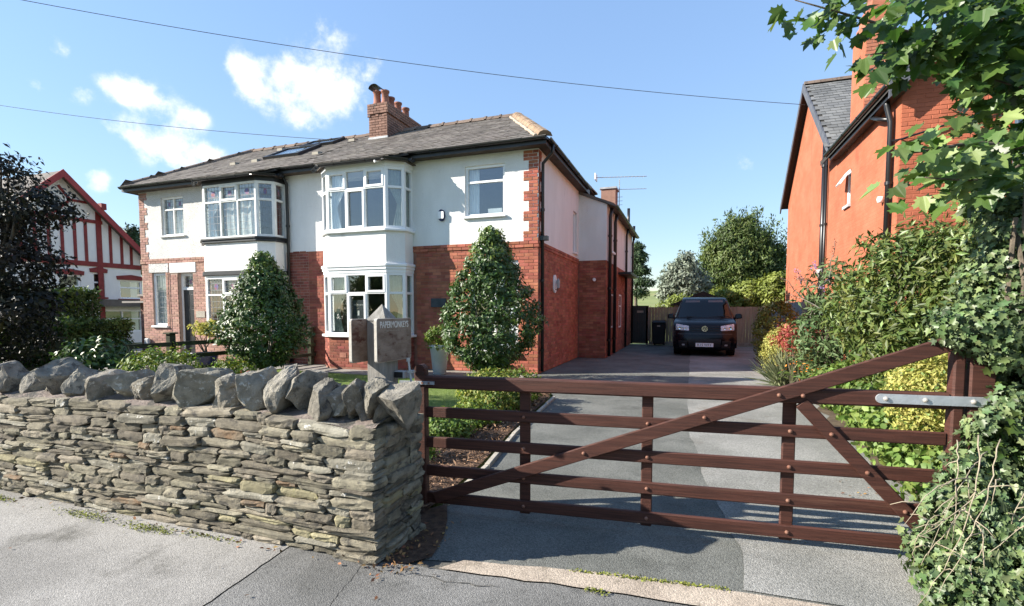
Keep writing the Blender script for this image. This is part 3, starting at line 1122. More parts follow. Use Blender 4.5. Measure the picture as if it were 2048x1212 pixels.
def boulder(seed):
    bm = bmesh.new()
    bmesh.ops.create_icosphere(bm, subdivisions=4, radius=1)
    rr = random.Random(seed)
    planes = []
    for k in range(15):
        d = Vector((rr.uniform(-1, 1), rr.uniform(-1, 1), rr.uniform(-1, 1))).normalized()
        planes.append((d, rr.uniform(.48, .78)))
    for v in bm.verts:
        p = v.co.copy()
        q = Vector((math.copysign(abs(p.x) ** .62, p.x), math.copysign(abs(p.y) ** .62, p.y), math.copysign(abs(p.z) ** .7, p.z))) * .92
        for d, h in planes:
            e = q.dot(d) - h
            if e > 0:
                q -= d * e
        s = Vector((seed * 1.3, seed * .7, 0))
        q += p * (.07 * mnoise.noise(q * 1.9 + s) + .03 * mnoise.noise(q * 4.3 + s) + .02 * mnoise.noise(q * 9 + s) + .018 * mnoise.noise(q * 17 + s))
        v.co = q
    me = bpy.data.meshes.new('coping_stone')
    bm.to_mesh(me)
    bm.free()
    xs = [v.co for v in me.vertices]
    lo = [min(c[i] for c in xs) for i in range(3)]
    hi = [max(c[i] for c in xs) for i in range(3)]
    for v in me.vertices:
        v.co = Vector(((v.co[i] - (lo[i] + hi[i]) / 2) / (hi[i] - lo[i]) for i in range(3)))
    return me


EXT = []
for i, (x, wd, zb, zt) in enumerate(COPE):
    last = i == len(COPE) - 1
    EXT.append((x, wd * (.72 if not last else 1), zb, zt, 2.55, last))
    if not last:
        EXT.append((x + wd * .42, wd * crn.uniform(.4, .6), zb - .01, zt - crn.uniform(.05, .1), 2.63, False))
for i, (x, wd, zb, zt, yy, last) in enumerate(EXT):
    me = boulder(i + 1)
    me.materials.append(M['cope_lichen' if crn.random() < .4 else 'cope'])
    o = link('coping_stone', me, None, wall)
    hgt = (zt - zb) + .06
    o.scale = (wd, crn.uniform(.3, .42), hgt)
    o.rotation_euler = (crn.uniform(-.15, .12), crn.uniform(-.1, .5) if not last else .05, crn.uniform(-.5, .5))
    o.location = Vector((x, yy + crn.uniform(-.03, .03), zb - .05 + hgt / 2)) - WO

# ---------------------------------------------------------------- five bar gate
GA, GB = Vector((-1.84, 3.2)), Vector((1.44, 3.5))
GU = (GB - GA).normalized()
grz = math.atan2(GU.y, GU.x)
gate = empty('field_gate', (GA.x, GA.y, 0), 'stained brown wooden field gate with diagonal brace closing the drive', 'gate', rz=grz)


def gbox(name, u0, u1, d0, d1, z0, z1, bev=.006, mat='gate_wood'):
    return MB().box(u0, u1, d0, d1, z0, z1).build(name, mat, gate, bevel=bev, local=True)


def gbar(name, a, b, wd, d0, d1, mat='gate_wood'):
    a, b = Vector(a), Vector(b)
    n = Vector((-(b - a).y, (b - a).x)).normalized() * wd / 2
    q = [a - n, b - n, b + n, a + n]
    return MB().prism([(p.x, d0, p.y) for p in q], [(p.x, d1, p.y) for p in q]).build(name, mat, gate, bevel=.005, local=True)


gbox('top_rail', .0, 3.26, -.035, .035, .892, .985, .01)
for (a, b, x1) in ((.678, .755, 3.26), (.455, .535, 3.27), (.245, .325, 3.27), (.045, .125, 3.27)):
    gbox('rail', .02, x1, -.014, .014, a, b)
# stiles
st = MB().box(-.03, .055, -.036, .036, .02, 1.02).build('stile', 'gate_wood', gate, bevel=.008, local=True)
cap = MB()
pts = [(-.03 + .0425 * (1 - math.cos(t)), 1.02 + .045 * math.sin(t)) for t in [math.pi * k / 8 for k in range(9)]]
cap.prism([(a, -.034, b) for a, b in pts], [(a, .034, b) for a, b in pts])
cap.build('stile_cap', 'gate_wood', gate, local=True)
for (a, b) in ((.745, .82), (1.573, 1.645), (2.415, 2.49)):
    gbox('stile', a, b, .0145, .04, .02, .893)
gbox('stile', 3.265, 3.325, -.036, .036, .03, 1.3, .01)
gbar('brace', (.13, .10), (3.25, 1.275), .085, -.062, -.036)
gbar('brace', (2.5, .9), (3.17, .165), .08, -.042, -.0145)
for u in (.0, .78, 1.61, 2.45):
    for zz in (.717, .495, .285, .085):
        if u == 0:
            continue
        MB().frame((u, 0), (1, 0), (0, -1)).lathe([(.0, .011), (.008, .009), (.012, .0)], (0, 0, 0), 8)
        b = MB()
        vs = []
        for (r, d) in ((.013, .0), (.011, .008), (.004, .012)):
            vs += [(u + r * math.cos(2 * math.pi * k / 8), -.0145 - d, zz + r * math.sin(2 * math.pi * k / 8)) for k in range(8)]
        b.add(vs, [(i * 8 + k, (i + 1) * 8 + k, (i + 1) * 8 + (k + 1) % 8, i * 8 + (k + 1) % 8) for i in range(2) for k in range(8)] + [tuple(range(16, 24))])
        b.build('bolt', 'bolt', gate, local=True)
for (u, zz, d) in ((1.2, .505, .0625), (1.95, .785, .0625), (2.37, .944, .0625), (2.5, .945, .0625), (2.665, .717, .0425), (2.86, .5, .0425), (3.06, .285, .0425)):
    b = MB()
    vs = []
    for (r, dd) in ((.013, .0), (.011, .008), (.004, .012)):
        vs += [(u + r * math.cos(2 * math.pi * k / 8), -d - dd, zz + r * math.sin(2 * math.pi * k / 8)) for k in range(8)]
    b.add(vs, [(i * 8 + k, (i + 1) * 8 + k, (i + 1) * 8 + (k + 1) % 8, i * 8 + (k + 1) % 8) for i in range(2) for k in range(8)] + [tuple(range(16, 24))])
    b.build('bolt', 'bolt', gate, local=True)
hp = [(2.885 + .027 * (1 - math.sin(t)), .944 + .027 * math.cos(t)) for t in [math.pi * k / 8 for k in range(9)]]
hs = MB()
q = [(3.46, .971), (3.46, .917)]
poly = hp[::-1][:9]
pp = [(a, b) for a, b in hp]
hs.prism([(a, -.048, b) for a, b in pp + [(3.46, .917), (3.46, .971)]], [(a, -.0365, b) for a, b in pp + [(3.46, .917), (3.46, .971)]])
hinge = hs.build('strap_hinge', 'galv', gate, local=True)
for u in (2.935, 3.13, 3.36):
    b = MB()
    vs = []
    for (r, dd) in ((.014, .0), (.012, .008), (.004, .012)):
        vs += [(u + r * math.cos(2 * math.pi * k / 8), -.0485 - dd, .944 + r * math.sin(2 * math.pi * k / 8)) for k in range(8)]
    b.add(vs, [(i * 8 + k, (i + 1) * 8 + k, (i + 1) * 8 + (k + 1) % 8, i * 8 + (k + 1) % 8) for i in range(2) for k in range(8)] + [tuple(range(16, 24))])
    b.build('bolt', 'bolt_galv', hinge, local=True)
# latch plate at the free end
lt = MB().box(-.14, .13, -.048, -.0365, .922, .945).build('latch_bar', 'galv', gate, local=True)
for u in (-.02, .04, .09):
    MB().box(u - .007, u + .007, -.053, -.0485, .927, .941).build('bolt', 'bolt', lt, local=True)

gp = empty('gate_post', (1.56, 3.56, 0), 'square brown wooden hanging post of the gate half smothered in ivy', 'post')
pu = MB().frame((GA.x, GA.y), GU, (GU.y, -GU.x))
pu.box(3.345, 3.47, -.08, .035, 0, 1.3)
pu.build('post_shaft', 'gate_wood', gp, bevel=.01)
pu = MB().frame((GA.x, GA.y), GU, (GU.y, -GU.x))
pu.prism([(3.33, -.085, 1.3), (3.475, -.085, 1.3), (3.475, .04, 1.3), (3.33, .04, 1.3)], [(3.38, -.03, 1.34), (3.41, -.03, 1.34), (3.41, -.01, 1.34), (3.38, -.01, 1.34)])
pu.build('post_cap', 'gate_wood', gp)

# ---------------------------------------------------------------- sign post with two boards
sp = empty('sign_post', (-1.94, 2.93, 0), 'weathered grey square timber post with pyramid top behind the wall', 'post')
x0, x1, y0, y1 = -2.05, -1.90, 2.86, 3.01
MB().box(x0, x1, y0, y1, 0, 1.385).build('post_shaft', 'post_wood', sp, bevel=.006)
MB().add([(0, 0, 0)], [])
pc = MB()
pc.add([(x0 - .004, y0 - .004, 1.386), (x1 + .004, y0 - .004, 1.386), (x1 + .004, y1 + .004, 1.386), (x0 - .004, y1 + .004, 1.386), ((x0 + x1) / 2, (y0 + y1) / 2, 1.498)], [(0, 1, 4), (1, 2, 4), (2, 3, 4), (3, 0, 4), (3, 2, 1, 0)])
pc.build('post_cap', 'post_wood', sp)


def board(name, label, x, ya, yb, z0, z1, th, side):
    th = .02
    r = .018
    pts = []
    for (cy, cz, a0) in ((yb - r, z1 - r, 0), (ya + r, z1 - r, 90), (ya + r, z0 + r, 180), (yb - r, z0 + r, 270)):
        for k in range(4):
            t = R(a0 + k * 30)
            pts.append((cy + r * math.cos(t), cz + r * math.sin(t)))
    root = empty(name, (x, (ya + yb) / 2, z0), label, 'sign', 'sign boards on the grey post')
    MB().prism([(x - th, a, b) for a, b in pts], [(x, a, b) for a, b in pts]).build('board', 'sign_edge', root)
    ins = [((ya + yb) / 2 + (a - (ya + yb) / 2) * .975, (z0 + z1) / 2 + (b - (z0 + z1) / 2) * .975) for a, b in pts]
    MB().prism([(x - .0005, a, b) for a, b in ins], [(x + .0035, a, b) for a, b in ins]).build('face', 'sign_wood', root)
    MB().prism([(x - th - .0035, a, b) for a, b in ins], [(x - th + .0005, a, b) for a, b in ins]).build('face', 'sign_wood', root)
    return root


bd = board('sign_board', 'brown wooden sign board lettered PAPERMONKEYS facing the drive', -1.868, 2.712, 3.13, 1.115, 1.402, .03, 1)
BW = 3.13 - 2.712
BC = (3.13 + 2.712) / 2


def on_board(me, y, z, name, mat, x=-1.864):
    me.materials.append(M[mat])
    o = link(name, me, None, bd)
    o.matrix_local = Matrix.Translation(Vector((x, y, z)) - WORG[bd.name]) @ Matrix(((0, 0, 1, 0), (1, 0, 0, 0), (0, 1, 0, 0), (0, 0, 0, 1)))
    return o


me = text_mesh('PAPERMONKEYS', .062, .0015)
xs = [v.co.x for v in me.vertices]
sw = .34 / (max(xs) - min(xs))
for v in me.vertices:
    v.co.x *= sw
on_board(me, BC - .006, 1.358, 'lettering', 'letter')
for k, (dy, zz, wd) in enumerate(((0, 1.318, .25),)):
    MB().box(-1.8645, -1.8625, BC + dy - wd / 2, BC + dy + wd / 2, zz, zz + .003).build('rule', 'letter_faint', bd)
for (t, zz, s_) in (('BED & BREAKFAST', 1.29, .03), ('ROOM', 1.27, .02)):
    pass
bl = board('sign_board', 'plain dark wooden board on the road side of the grey post', -2.052, 2.70, 3.06, 1.11, 1.398, .03, -1)
# latch box and rod beside the post
lb = empty('gate_latch', (-1.83, 2.93, .95), 'galvanised gate latch with drop rod fixed beside the sign post', 'latch')
box('latch_box', 'lead', lb, -1.899, -1.82, 2.95, 3.0, .99, 1.04, .004)
box('latch_slot', 'van_trim', lb, -1.892, -1.83, 2.945, 2.951, .996, 1.034)
MB().tube([(-1.80, 2.975, 1.12), (-1.795, 2.975, 1.09), (-1.775, 2.975, .95), (-1.765, 2.975, .84)], .008, 8).build('drop_rod', 'galv', lb)
MB().tube([(-1.80, 2.975, 1.13), (-1.80, 2.975, 1.105)], .014, 8).build('knob', 'galv', lb)
box('latch_arm', 'galv', lb, -1.80, -1.755, 2.96, 2.99, 1.03, 1.045)
# ---------------------------------------------------------------- semi-detached pair
YF = 11.0
EAVE = 5.24
EY = 10.68
RY, RZ = 13.75, 6.97
SL = (RZ - EAVE) / (RY - EY)
MIDX = -9.70
HR = empty('semi_detached_house', (-6.4, 13.5, 0), 'right half of the pair, red brick below white render with white framed bay', 'house', 'semi-detached pair')
HL = empty('semi_detached_house', (-12.9, 13.5, 0), 'left half of the pair, pinkish brick and pebbledash with leaded bay and black trim', 'house', 'semi-detached pair')
BR_L, BR_H, BR_J = .225, .075, .010
brick_base = {}


def brick_me(mat, l):
    key = (mat, round(l, 3))
    if key not in brick_base:
        me = bpy.data.meshes.new('brick')
        h, d, c = BR_H - BR_J, .03, .004
        x = l / 2
        v = [(-x, d, -h / 2), (x, d, -h / 2), (x, d, h / 2), (-x, d, h / 2), (-x, c, -h / 2), (x, c, -h / 2), (x, c, h / 2), (-x, c, h / 2),
             (-x + c, 0, -h / 2 + c), (x - c, 0, -h / 2 + c), (x - c, 0, h / 2 - c), (-x + c, 0, h / 2 - c)]
        f = [(8, 9, 10, 11), (4, 5, 9, 8), (5, 6, 10, 9), (6, 7, 11, 10), (7, 4, 8, 11), (0, 1, 5, 4), (1, 2, 6, 5), (2, 3, 7, 6), (3, 0, 4, 7)]
        me.from_pydata(v, [], f)
        me.materials.append(M[mat])
        brick_base[key] = me
    return brick_base[key]


class Bricks:
    """bricks for one wall; the nearest become objects, the rest one joined part"""

    def __init__(s, mat):
        s.mat, s.items = mat, []

    def lay(s, o, u, s0, s1, z0, z1, openings=(), proud=0.0, half=False, inc=None):
        n = (u[1], -u[0])
        rows = int(round((z1 - z0) / BR_H))
        for r in range(rows):
            z = z0 + (r + .5) * BR_H
            off = (BR_L / 2 if r % 2 else 0)
            x = s0 - off
            while x < s1 - .01:
                a, b = max(x, s0) + BR_J / 2, min(x + BR_L, s1) - BR_J / 2
                x += BR_L
                segs = [(a, b)]
                for (oa, ob, oz0, oz1) in openings:
                    if oz0 - .02 < z < oz1 + .02:
                        ns = []
                        for (p, q) in segs:
                            if q <= oa or p >= ob:
                                ns.append((p, q))
                            else:
                                if oa - p > .04:
                                    ns.append((p, oa))
                                if q - ob > .04:
                                    ns.append((ob, q))
                        segs = ns
                for (p, q) in segs:
                    if q - p < .03:
                        continue
                    if inc and not inc((p + q) / 2, z):
                        continue
                    c = ((p + q) / 2)
                    s.items.append((o[0] + u[0] * c + n[0] * proud, o[1] + u[1] * c + n[1] * proud, z, u, round(q - p, 3)))

    def finish(s, parent, limit):
        def key(it):
            a, b, d = px(it[:3])
            nn = (it[3][1], -it[3][0])
            f = -(nn[0] * it[0] + nn[1] * it[1]) / (d * d * 10 + 1e-6)
            return -(f * it[4] / max(d, .1)) if d > 0 and 0 <= a <= 2048 and f > 0 else 0
        od = sorted(range(len(s.items)), key=lambda i: key(s.items[i]))
        o3 = org(parent)
        mb = MB()
        for r, i in enumerate(od):
            x, y, z, u, l = s.items[i]
            j = rng.uniform(-.0025, .0025)
            me = brick_me(s.mat, l)
            mt = Matrix(((u[0], -u[1], 0, x - o3.x + u[1] * j), (u[1], u[0], 0, y - o3.y - u[0] * j), (0, 0, 1, z - o3.z), (0, 0, 0, 1)))
            if r < limit:
                o = link('brick', me, None, parent)
                o.matrix_local = mt
            else:
                mb.add([tuple(mt @ v.co) for v in me.vertices], [tuple(p.vertices) for p in me.polygons])
        if mb.v:
            b = mb.build('brickwork', s.mat, parent, local=True)
            b['kind'] = 'stuff'


def wall_rects(mb, s0, s1, z0, z1, ops, d0, d1):
    """box pieces of a wall in the current frame around rectangular openings"""
    xs = sorted({s0, s1} | {v for o in ops for v in (o[0], o[1]) if s0 < v < s1})
    for a, b in zip(xs[:-1], xs[1:]):
        c = (a + b) / 2
        zs = [z0]
        for o in sorted([o for o in ops if o[0] < c < o[1]], key=lambda o: o[2]):
            zs += [max(o[2], z0), min(o[3], z1)]
        zs.append(z1)
        for k in range(0, len(zs), 2):
            if zs[k + 1] - zs[k] > .001:
                mb.box(a, b, d0, d1, zs[k], zs[k + 1])


def curtain(parent, o, u, s0, s1, z0, z1, d, mat='curtain', tie=None, lean=0.0):
    n = (u[1], -u[0])
    mb = MB().frame(o, u, n)
    nx, nz = 22, 10
    vs = []
    for j in range(nz + 1):
        t = j / nz
        for i in range(nx + 1):
            q = i / nx
            a, b = s0, s1
            if tie is not None:
                pin = 1 - .62 * math.exp(-((t - .38) / .22) ** 2) if t > .38 else 1 - .62 + .30 * (.38 - t) / .38
                if tie > 0:
                    a, b = s1 - (s1 - s0) * pin, s1
                else:
                    a, b = s0, s0 + (s1 - s0) * pin
            vs.append((a + (b - a) * q + lean * (1 - t), d + .022 * math.sin(q * 26 + 1.3 * math.sin(t * 3)), z0 + (z1 - z0) * t))
    mb.add(vs, [(j * (nx + 1) + i, j * (nx + 1) + i + 1, (j + 1) * (nx + 1) + i + 1, (j + 1) * (nx + 1) + i) for j in range(nz) for i in range(nx)])
    return mb.build('curtain', mat, parent, smooth=True)


def window(parent, p0, p1, z0, z1, cols, rows, sash=(), lead=None, fw=.055, mat='white_frame', th=.07, name='window', proud=0.0):
    """cols / rows: relative sizes; frame mesh with panes (and leading) below it"""
    p0, p1 = Vector(p0), Vector(p1)
    W = (p1 - p0).length
    u = (p1 - p0).normalized()
    n = (u.y, -u.x)
    mb = MB().frame(p0, u, n)
    d1, d0 = proud, proud - th
    mb.box(0, W, d0, d1, z0, z0 + fw)
    mb.box(0, W, d0, d1, z1 - fw, z1)
    mb.box(0, fw, d0, d1, z0 + fw, z1 - fw)
    mb.box(W - fw, W, d0, d1, z0 + fw, z1 - fw)
    ct, rt_ = sum(cols), sum(rows)
    xs, zs = [0.0], [0.0]
    for c in cols:
        xs.append(xs[-1] + c / ct)
    for r in rows:
        zs.append(zs[-1] + r / rt_)
    iw, ih = W - 2 * fw, z1 - z0 - 2 * fw
    xs = [fw + v * iw for v in xs]
    zs = [z0 + fw + v * ih for v in zs]
    mw = fw * .42
    for x in xs[1:-1]:
        mb.box(x - mw, x + mw, d0 + .002, d1 - .003, z0 + fw, z1 - fw)
    for k in range(1, len(zs) - 1):
        for i in range(len(cols)):
            a = xs[i] + (mw if i else 0)
            b = xs[i + 1] - (mw if i < len(cols) - 1 else 0)
            mb.box(a, b, d0 + .003, d1 - .005, zs[k] - mw, zs[k] + mw)
    root = mb.build(name, mat, parent, bevel=.004)
    for i in range(len(cols)):
        for k in range(len(rows)):
            a = xs[i] + (mw if i else 0)
            b = xs[i + 1] - (mw if i < len(cols) - 1 else 0)
            e = zs[k] + (mw if k else 0)
            f = zs[k + 1] - (mw if k < len(rows) - 1 else 0)
            if (i, k) in sash:
                s = .042
                q = MB().frame(p0, u, n)
                q.box(a - .012, b + .012, d0 + .02, d1 + .012, e - .012, e + s)
                q.box(a - .012, b + .012, d0 + .02, d1 + .012, f - s, f + .012)
                q.box(a - .012, a + s, d0 + .02, d1 + .012, e + s, f - s)
                q.box(b - s, b + .012, d0 + .02, d1 + .012, e + s, f - s)
                q.build('sash', mat, root, bevel=.004)
                a, b, e, f = a + s, b - s, e + s, f - s
            gd = d1 - .045
            pane = MB().frame(p0, u, n)
            pane.add([(a - .01, gd, e - .01), (b + .01, gd, e - .01), (b + .01, gd, f + .01), (a - .01, gd, f + .01)], [(0, 1, 2, 3)])
            pane.build('pane', 'glass', root)
            if lead:
                lm = MB().frame(p0, u, n)
                t = .0045
                gl = gd + .004

                def bar(x0_, x1_, q0, q1):
                    lm.box(x0_, x1_, gd + .001, gl, q0, q1)
                if lead == 'top' or (lead == 'auto' and k == len(rows) - 1 and len(rows) > 1):
                    cx, cz = (a + b) / 2, (e + f) / 2
                    hw, hh = (b - a) * .2, (f - e) * .2
                    for x in (a + (b - a) * .2, cx - hw * .55, cx + hw * .55, b - (b - a) * .2):
                        bar(x - t, x + t, e, f)
                    for zz in (e + (f - e) * .25, cz - hh, cz + hh, f - (f - e) * .25):
                        bar(a, b, zz - t, zz + t)
                    st_ = MB().frame(p0, u, n)
                    st_.prism([(cx + hw * .8 * math.cos(R(22.5 + 45 * q)), gd + .0015, cz + hh * 1.1 * math.sin(R(22.5 + 45 * q))) for q in range(8)],
                              [(cx + hw * .8 * math.cos(R(22.5 + 45 * q)), gd + .003, cz + hh * 1.1 * math.sin(R(22.5 + 45 * q))) for q in range(8)])
                    st_.build('stained_glass', 'stain_glass', root)
                else:
                    for q in range(1, 4):
                        x = a + (b - a) * q / 4
                        bar(x - t * .8, x + t * .8, e, f)
                    nrow = max(2, int(round((f - e) / .17)))
                    for q in range(1, nrow):
                        zz = e + (f - e) * q / nrow
                        bar(a, b, zz - t, zz + t)
                lm.build('leading', 'leading', root)
    return root


def room(parent, x0, x1, y0, y1, z0, z1):
    mb = MB()
    mb.add([(x0, y0, z0), (x1, y0, z0), (x1, y1, z0), (x0, y1, z0), (x0, y0, z1), (x1, y0, z1), (x1, y1, z1), (x0, y1, z1)],
           [(0, 1, 2, 3), (4, 7, 6, 5), (1, 5, 6, 2), (2, 6, 7, 3), (3, 7, 4, 0)])
    return mb.build('room_interior', 'room', parent)


# openings in the front (x0, x1, z0, z1)
BAYR = dict(x0=-8.88, x1=-6.47, f0=-8.52, f1=-6.83)
BAYL = dict(x0=-13.02, x1=-10.43, f0=-12.66, f1=-10.79)
OPR_LO = [(-8.80, -6.55, .86, 2.40), (-4.92, -3.72, .45, 2.63)]
OPR_UP = [(-8.80, -6.55, 3.45, 4.86), (-5.06, -4.05, 3.68, 4.86)]
OPL_LO = [(-12.94, -10.51, .86, 2.40), (-14.62, -13.98, .12, 2.60), (-15.70, -15.12, 1.0, 2.62)]
OPL_UP = [(-12.94, -10.51, 3.45, 4.86), (-15.20, -14.27, 3.73, 4.88)]
X0, X1 = -16.15, -3.24
STR = 3.05
fr0 = (0, YF)
# ---- right house walls
mb = MB().frame(fr0, (1, 0), (0, -1))
wall_rects(mb, MIDX, X1 - .001, 0, STR, OPR_LO, -.25, -.006)
wr = mb.build('front_wall', 'mortar_red', HR)
bk = Bricks('brick_red')
bk.lay(fr0, (1, 0), -6.5, X1, 0, STR - .15, OPR_LO + [(-8.95, -6.40, 0, STR)])
bk.lay(fr0, (1, 0), -6.5, X1 + .02, STR - .15, STR, (), proud=.022)
# quoins
for q in range(9):
    wq = .36 if q % 2 == 0 else .235
    bk.lay(fr0, (1, 0), X1 - wq, X1, STR + q * .225, min(STR + (q + 1) * .225, 5.075), (), proud=.012)
bk.finish(wr, 300)
bk = Bricks('brick_dark')  # darker copy of the house brick, the bay's shade put into its colour
bk.lay(fr0, (1, 0), MIDX, -8.87, 0, STR, ())
bk.finish(wr, 0)
mb = MB().frame(fr0, (1, 0), (0, -1))
wall_rects(mb, MIDX, X1 - .003, STR, 5.12, OPR_UP, -.25, .0)
mb.build('upper_wall', 'render_white', HR)
# side wall
mb = MB().box(X1 - .25, X1 - .006, YF + .25, 16.8, 0, STR)
ws = mb.build('side_wall', 'mortar_red', HR)
bk = Bricks('brick_red')
bk.lay((X1, 0), (0, 1), YF, 15.4, 0, STR - .15)
bk.lay((X1, 0), (0, 1), YF, 15.4, STR - .15, STR, proud=.022)
for q in range(9):
    wq = .235 if q % 2 == 0 else .12
    bk.lay((X1, 0), (0, 1), YF, YF + wq, STR + q * .225, min(STR + (q + 1) * .225, 5.075), (), proud=.012)
bk.finish(ws, 120)
mb = MB().frame((X1, 0), (0, 1), (1, 0))
wall_rects(mb, YF + .001, 16.8, STR, 5.12, [(14.62, 15.12, 3.2, 4.4)], -.25, -.002)
mb.build('upper_wall', 'render_white', HR)
window(HR, (X1 - .06, 14.62), (X1 - .06, 15.12), 3.2, 4.4, [1], [1])
box('window_sill', 'white_frame', HR, X1, X1 + .05, 14.58, 15.16, 3.15, 3.2)
# rear and inner closing walls
box('rear_wall', 'mortar_red', HR, MIDX, X1, 16.55, 16.8, 0, 5.12)
# ---- left house walls
mb = MB().frame(fr0, (1, 0), (0, -1))
wall_rects(mb, X0 + .001, MIDX - .001, 0, STR, OPL_LO, -.25, -.006)
wl_ = mb.build('front_wall', 'mortar_pink', HL)
bk = Bricks('brick_pink')
bk.lay(fr0, (1, 0), X0, -13.02, 0, STR - .15, OPL_LO + [(-15.83, -14.98, 2.62, 2.95), (-14.93, -13.85, 2.60, 2.95)])
bk.lay(fr0, (1, 0), X0 - .02, -13.02, STR - .15, STR, (), proud=.022)
for q in range(9):
    wq = .36 if q % 2 == 0 else .235
    bk.lay(fr0, (1, 0), X0, X0 + wq, STR + q * .225, min(STR + (q + 1) * .225, 5.075), (), proud=.012)
bk.finish(wl_, 300)
bk = Bricks('brick_dark')  # same darkened brick between the bays, shade held in the colour
bk.lay(fr0, (1, 0), -10.44, MIDX - .002, 0, STR, ())
bk.finish(wl_, 120)
mb = MB().frame(fr0, (1, 0), (0, -1))
wall_rects(mb, X0 + .003, -13.0, STR, 5.12, OPL_UP, -.25, .0)
mb.build('upper_wall', 'render_dash', HL)
mb = MB().frame(fr0, (1, 0), (0, -1))
wall_rects(mb, -13.0, MIDX - .001, STR, 5.12, OPL_UP, -.25, .0)
mb.build('upper_wall', 'render_white', HL)
box('side_wall', 'mortar_pink', HL, X0, X0 + .25, YF + .25, 16.8, 0, 5.12)
box('rear_wall', 'mortar_pink', HL, X0 + .25, MIDX - .01, 16.55, 16.8, 0, 5.12)


# ---- bays
def offs(P, o):
    """offset an open polyline outwards (camera side) by o"""
    out = []
    for i, p in enumerate(P):
        ns = []
        for a, b in ((i - 1, i), (i, i + 1)):
            if a >= 0 and b < len(P):
                d = (Vector(P[b]) - Vector(P[a])).normalized()
                ns.append(Vector((d.y, -d.x)))
        nn = sum(ns, Vector((0, 0)))
        nn.normalize()
        k = 1 / max(.5, nn.dot(ns[0]))
        q = Vector(p) + nn * o * k
        out.append((q.x, q.y))
    out[0] = (out[0][0], P[0][1])
    out[-1] = (out[-1][0], P[-1][1])
    return out


def bay_poly(b, yb=YF - .001):
    return [(b['x0'], yb), (b['x0'], 10.62), (b['f0'], 10.35), (b['f1'], 10.35), (b['x1'], 10.62), (b['x1'], yb)]


def band(name, mat, parent, b, z0, z1, o, bev=0):
    P = offs(bay_poly(b), o)
    return MB().prism([(x, y, z0) for x, y in P], [(x, y, z1) for x, y in P]).build(name, mat, parent, bevel=bev)


def bay_shell(name, mat, parent, b, z0, z1, th=.1):
    P, Q = bay_poly(b), offs(bay_poly(b), -th)
    mb = MB()
    for i in range(len(P) - 1):
        q = [P[i], P[i + 1], Q[i + 1], Q[i]]
        mb.prism([(x, y, z0) for x, y in q], [(x, y, z1) for x, y in q])
    return mb.build(name, mat, parent)


def bay(parent, b, kind):
    P = bay_poly(b)
    R_ = kind == 'R'
    lead = None if R_ else 'auto'
    fm = 'white_frame' if R_ else 'white_wood'
    trim = 'white_frame' if R_ else 'black_paint'
    dado = bay_shell('bay_base', 'mortar_red' if R_ else 'mortar_pink', parent, dict(x0=b['x0'] + .012, x1=b['x1'] - .012, f0=b['f0'] + .008, f1=b['f1'] - .008), 0, .80)
    bk = Bricks('brick_dark' if R_ else 'brick_pink')
    for i in range(5):
        p, q = Vector(P[i]), Vector(P[i + 1])
        u = (q - p).normalized()
        bk.lay((p.x, p.y), (u.x, u.y), .004, (q - p).length - .004, .05, .80, proud=.006)
    bk.finish(dado, 40)
    band('sill', trim if R_ else 'white_wood', parent, b, .80, .86, .07, .01)
    bay_shell('bay_panel', 'render_white', parent, b, 2.60 if R_ else 2.54, 3.36)
    if R_:
        band('cornice', trim, parent, b, 2.38, 2.46, .012)
        band('cornice', trim, parent, b, 2.46, 2.52, .035)
        band('cornice', trim, parent, b, 2.52, 2.60, .06, .015)
        band('sill', trim, parent, b, 3.36, 3.42, .07, .01)
        band('fascia', trim, parent, b, 4.88, 5.0, .015)
    else:
        band('cornice', 'white_wood', parent, b, 2.38, 2.42, .01)
        band('cornice', trim, parent, b, 2.42, 2.54, .06, .012)
        band('sill', trim, parent, b, 3.30, 3.37, .06, .01)
        band('sill', trim, parent, b, 3.37, 3.42, .09, .01)
        band('fascia', trim, parent, b, 4.88, 5.02, .02)
    for (z0, z1, up) in ((.86, 2.38, False), (3.42, 4.88, True)):
        for i in range(5):
            p, q = P[i], P[i + 1]
            if i == 2:
                window(parent, p, q, z0, z1, [1, 1.08, 1.05], [2.25, 1], sash=((0, 1), (2, 1), (1, 0)) if R_ else ((1, 1),), lead=lead, mat=fm, name='bay_window')
            else:
                window(parent, p, q, z0, z1, [1], [2.25, 1], lead=lead, mat=fm, name='bay_window', fw=.07)
        room(parent, b['x0'] + .05, b['x1'] - .05, YF + .01, 13.0, z0 - .3, z1 + .1)
        box('bay_floor', 'room', parent, b['x0'] + .15, b['x1'] - .15, 10.5, YF + .24, z0 - .05, z0)
        fx0, fx1 = b['f0'], b['f1']
        o = (fx0, 10.35)
        cm = 'curtain_white' if up else 'curtain'
        if R_:
            curtain(parent, o, (1, 0), .06, .50, z0 + .03, z1, -.13, cm, tie=-1)
            if not up:
                curtain(parent, o, (1, 0), .12, .36, z0 + .03, z1, -.17, 'curtain_dark', tie=-1)
            p, q = Vector(P[3]), Vector(P[4])
            u = (q - p).normalized()
            curtain(parent, P[3], (u.x, u.y), .06, .42, z0 + .03, z1, -.14, cm if not up else 'curtain', tie=1)
            curtain(parent, P[4], (0, 1), .03, .33, z0 + .03, z1, -.12, 'curtain')
        else:
            curtain(parent, o, (1, 0), .06, .52, z0 + .03, z1, -.13, 'curtain_white' if up else 'curtain_red', tie=-1)
            curtain(parent, o, (1, 0), .62, 1.8, z0 + .03, z1, -.22, 'net' if up else 'curtain_red')
            curtain(parent, P[4], (0, 1), .03, .33, z0 + .03, z1, -.12, 'curtain_red')


bay(HR, BAYR, 'R')
bay(HL, BAYL, 'L')
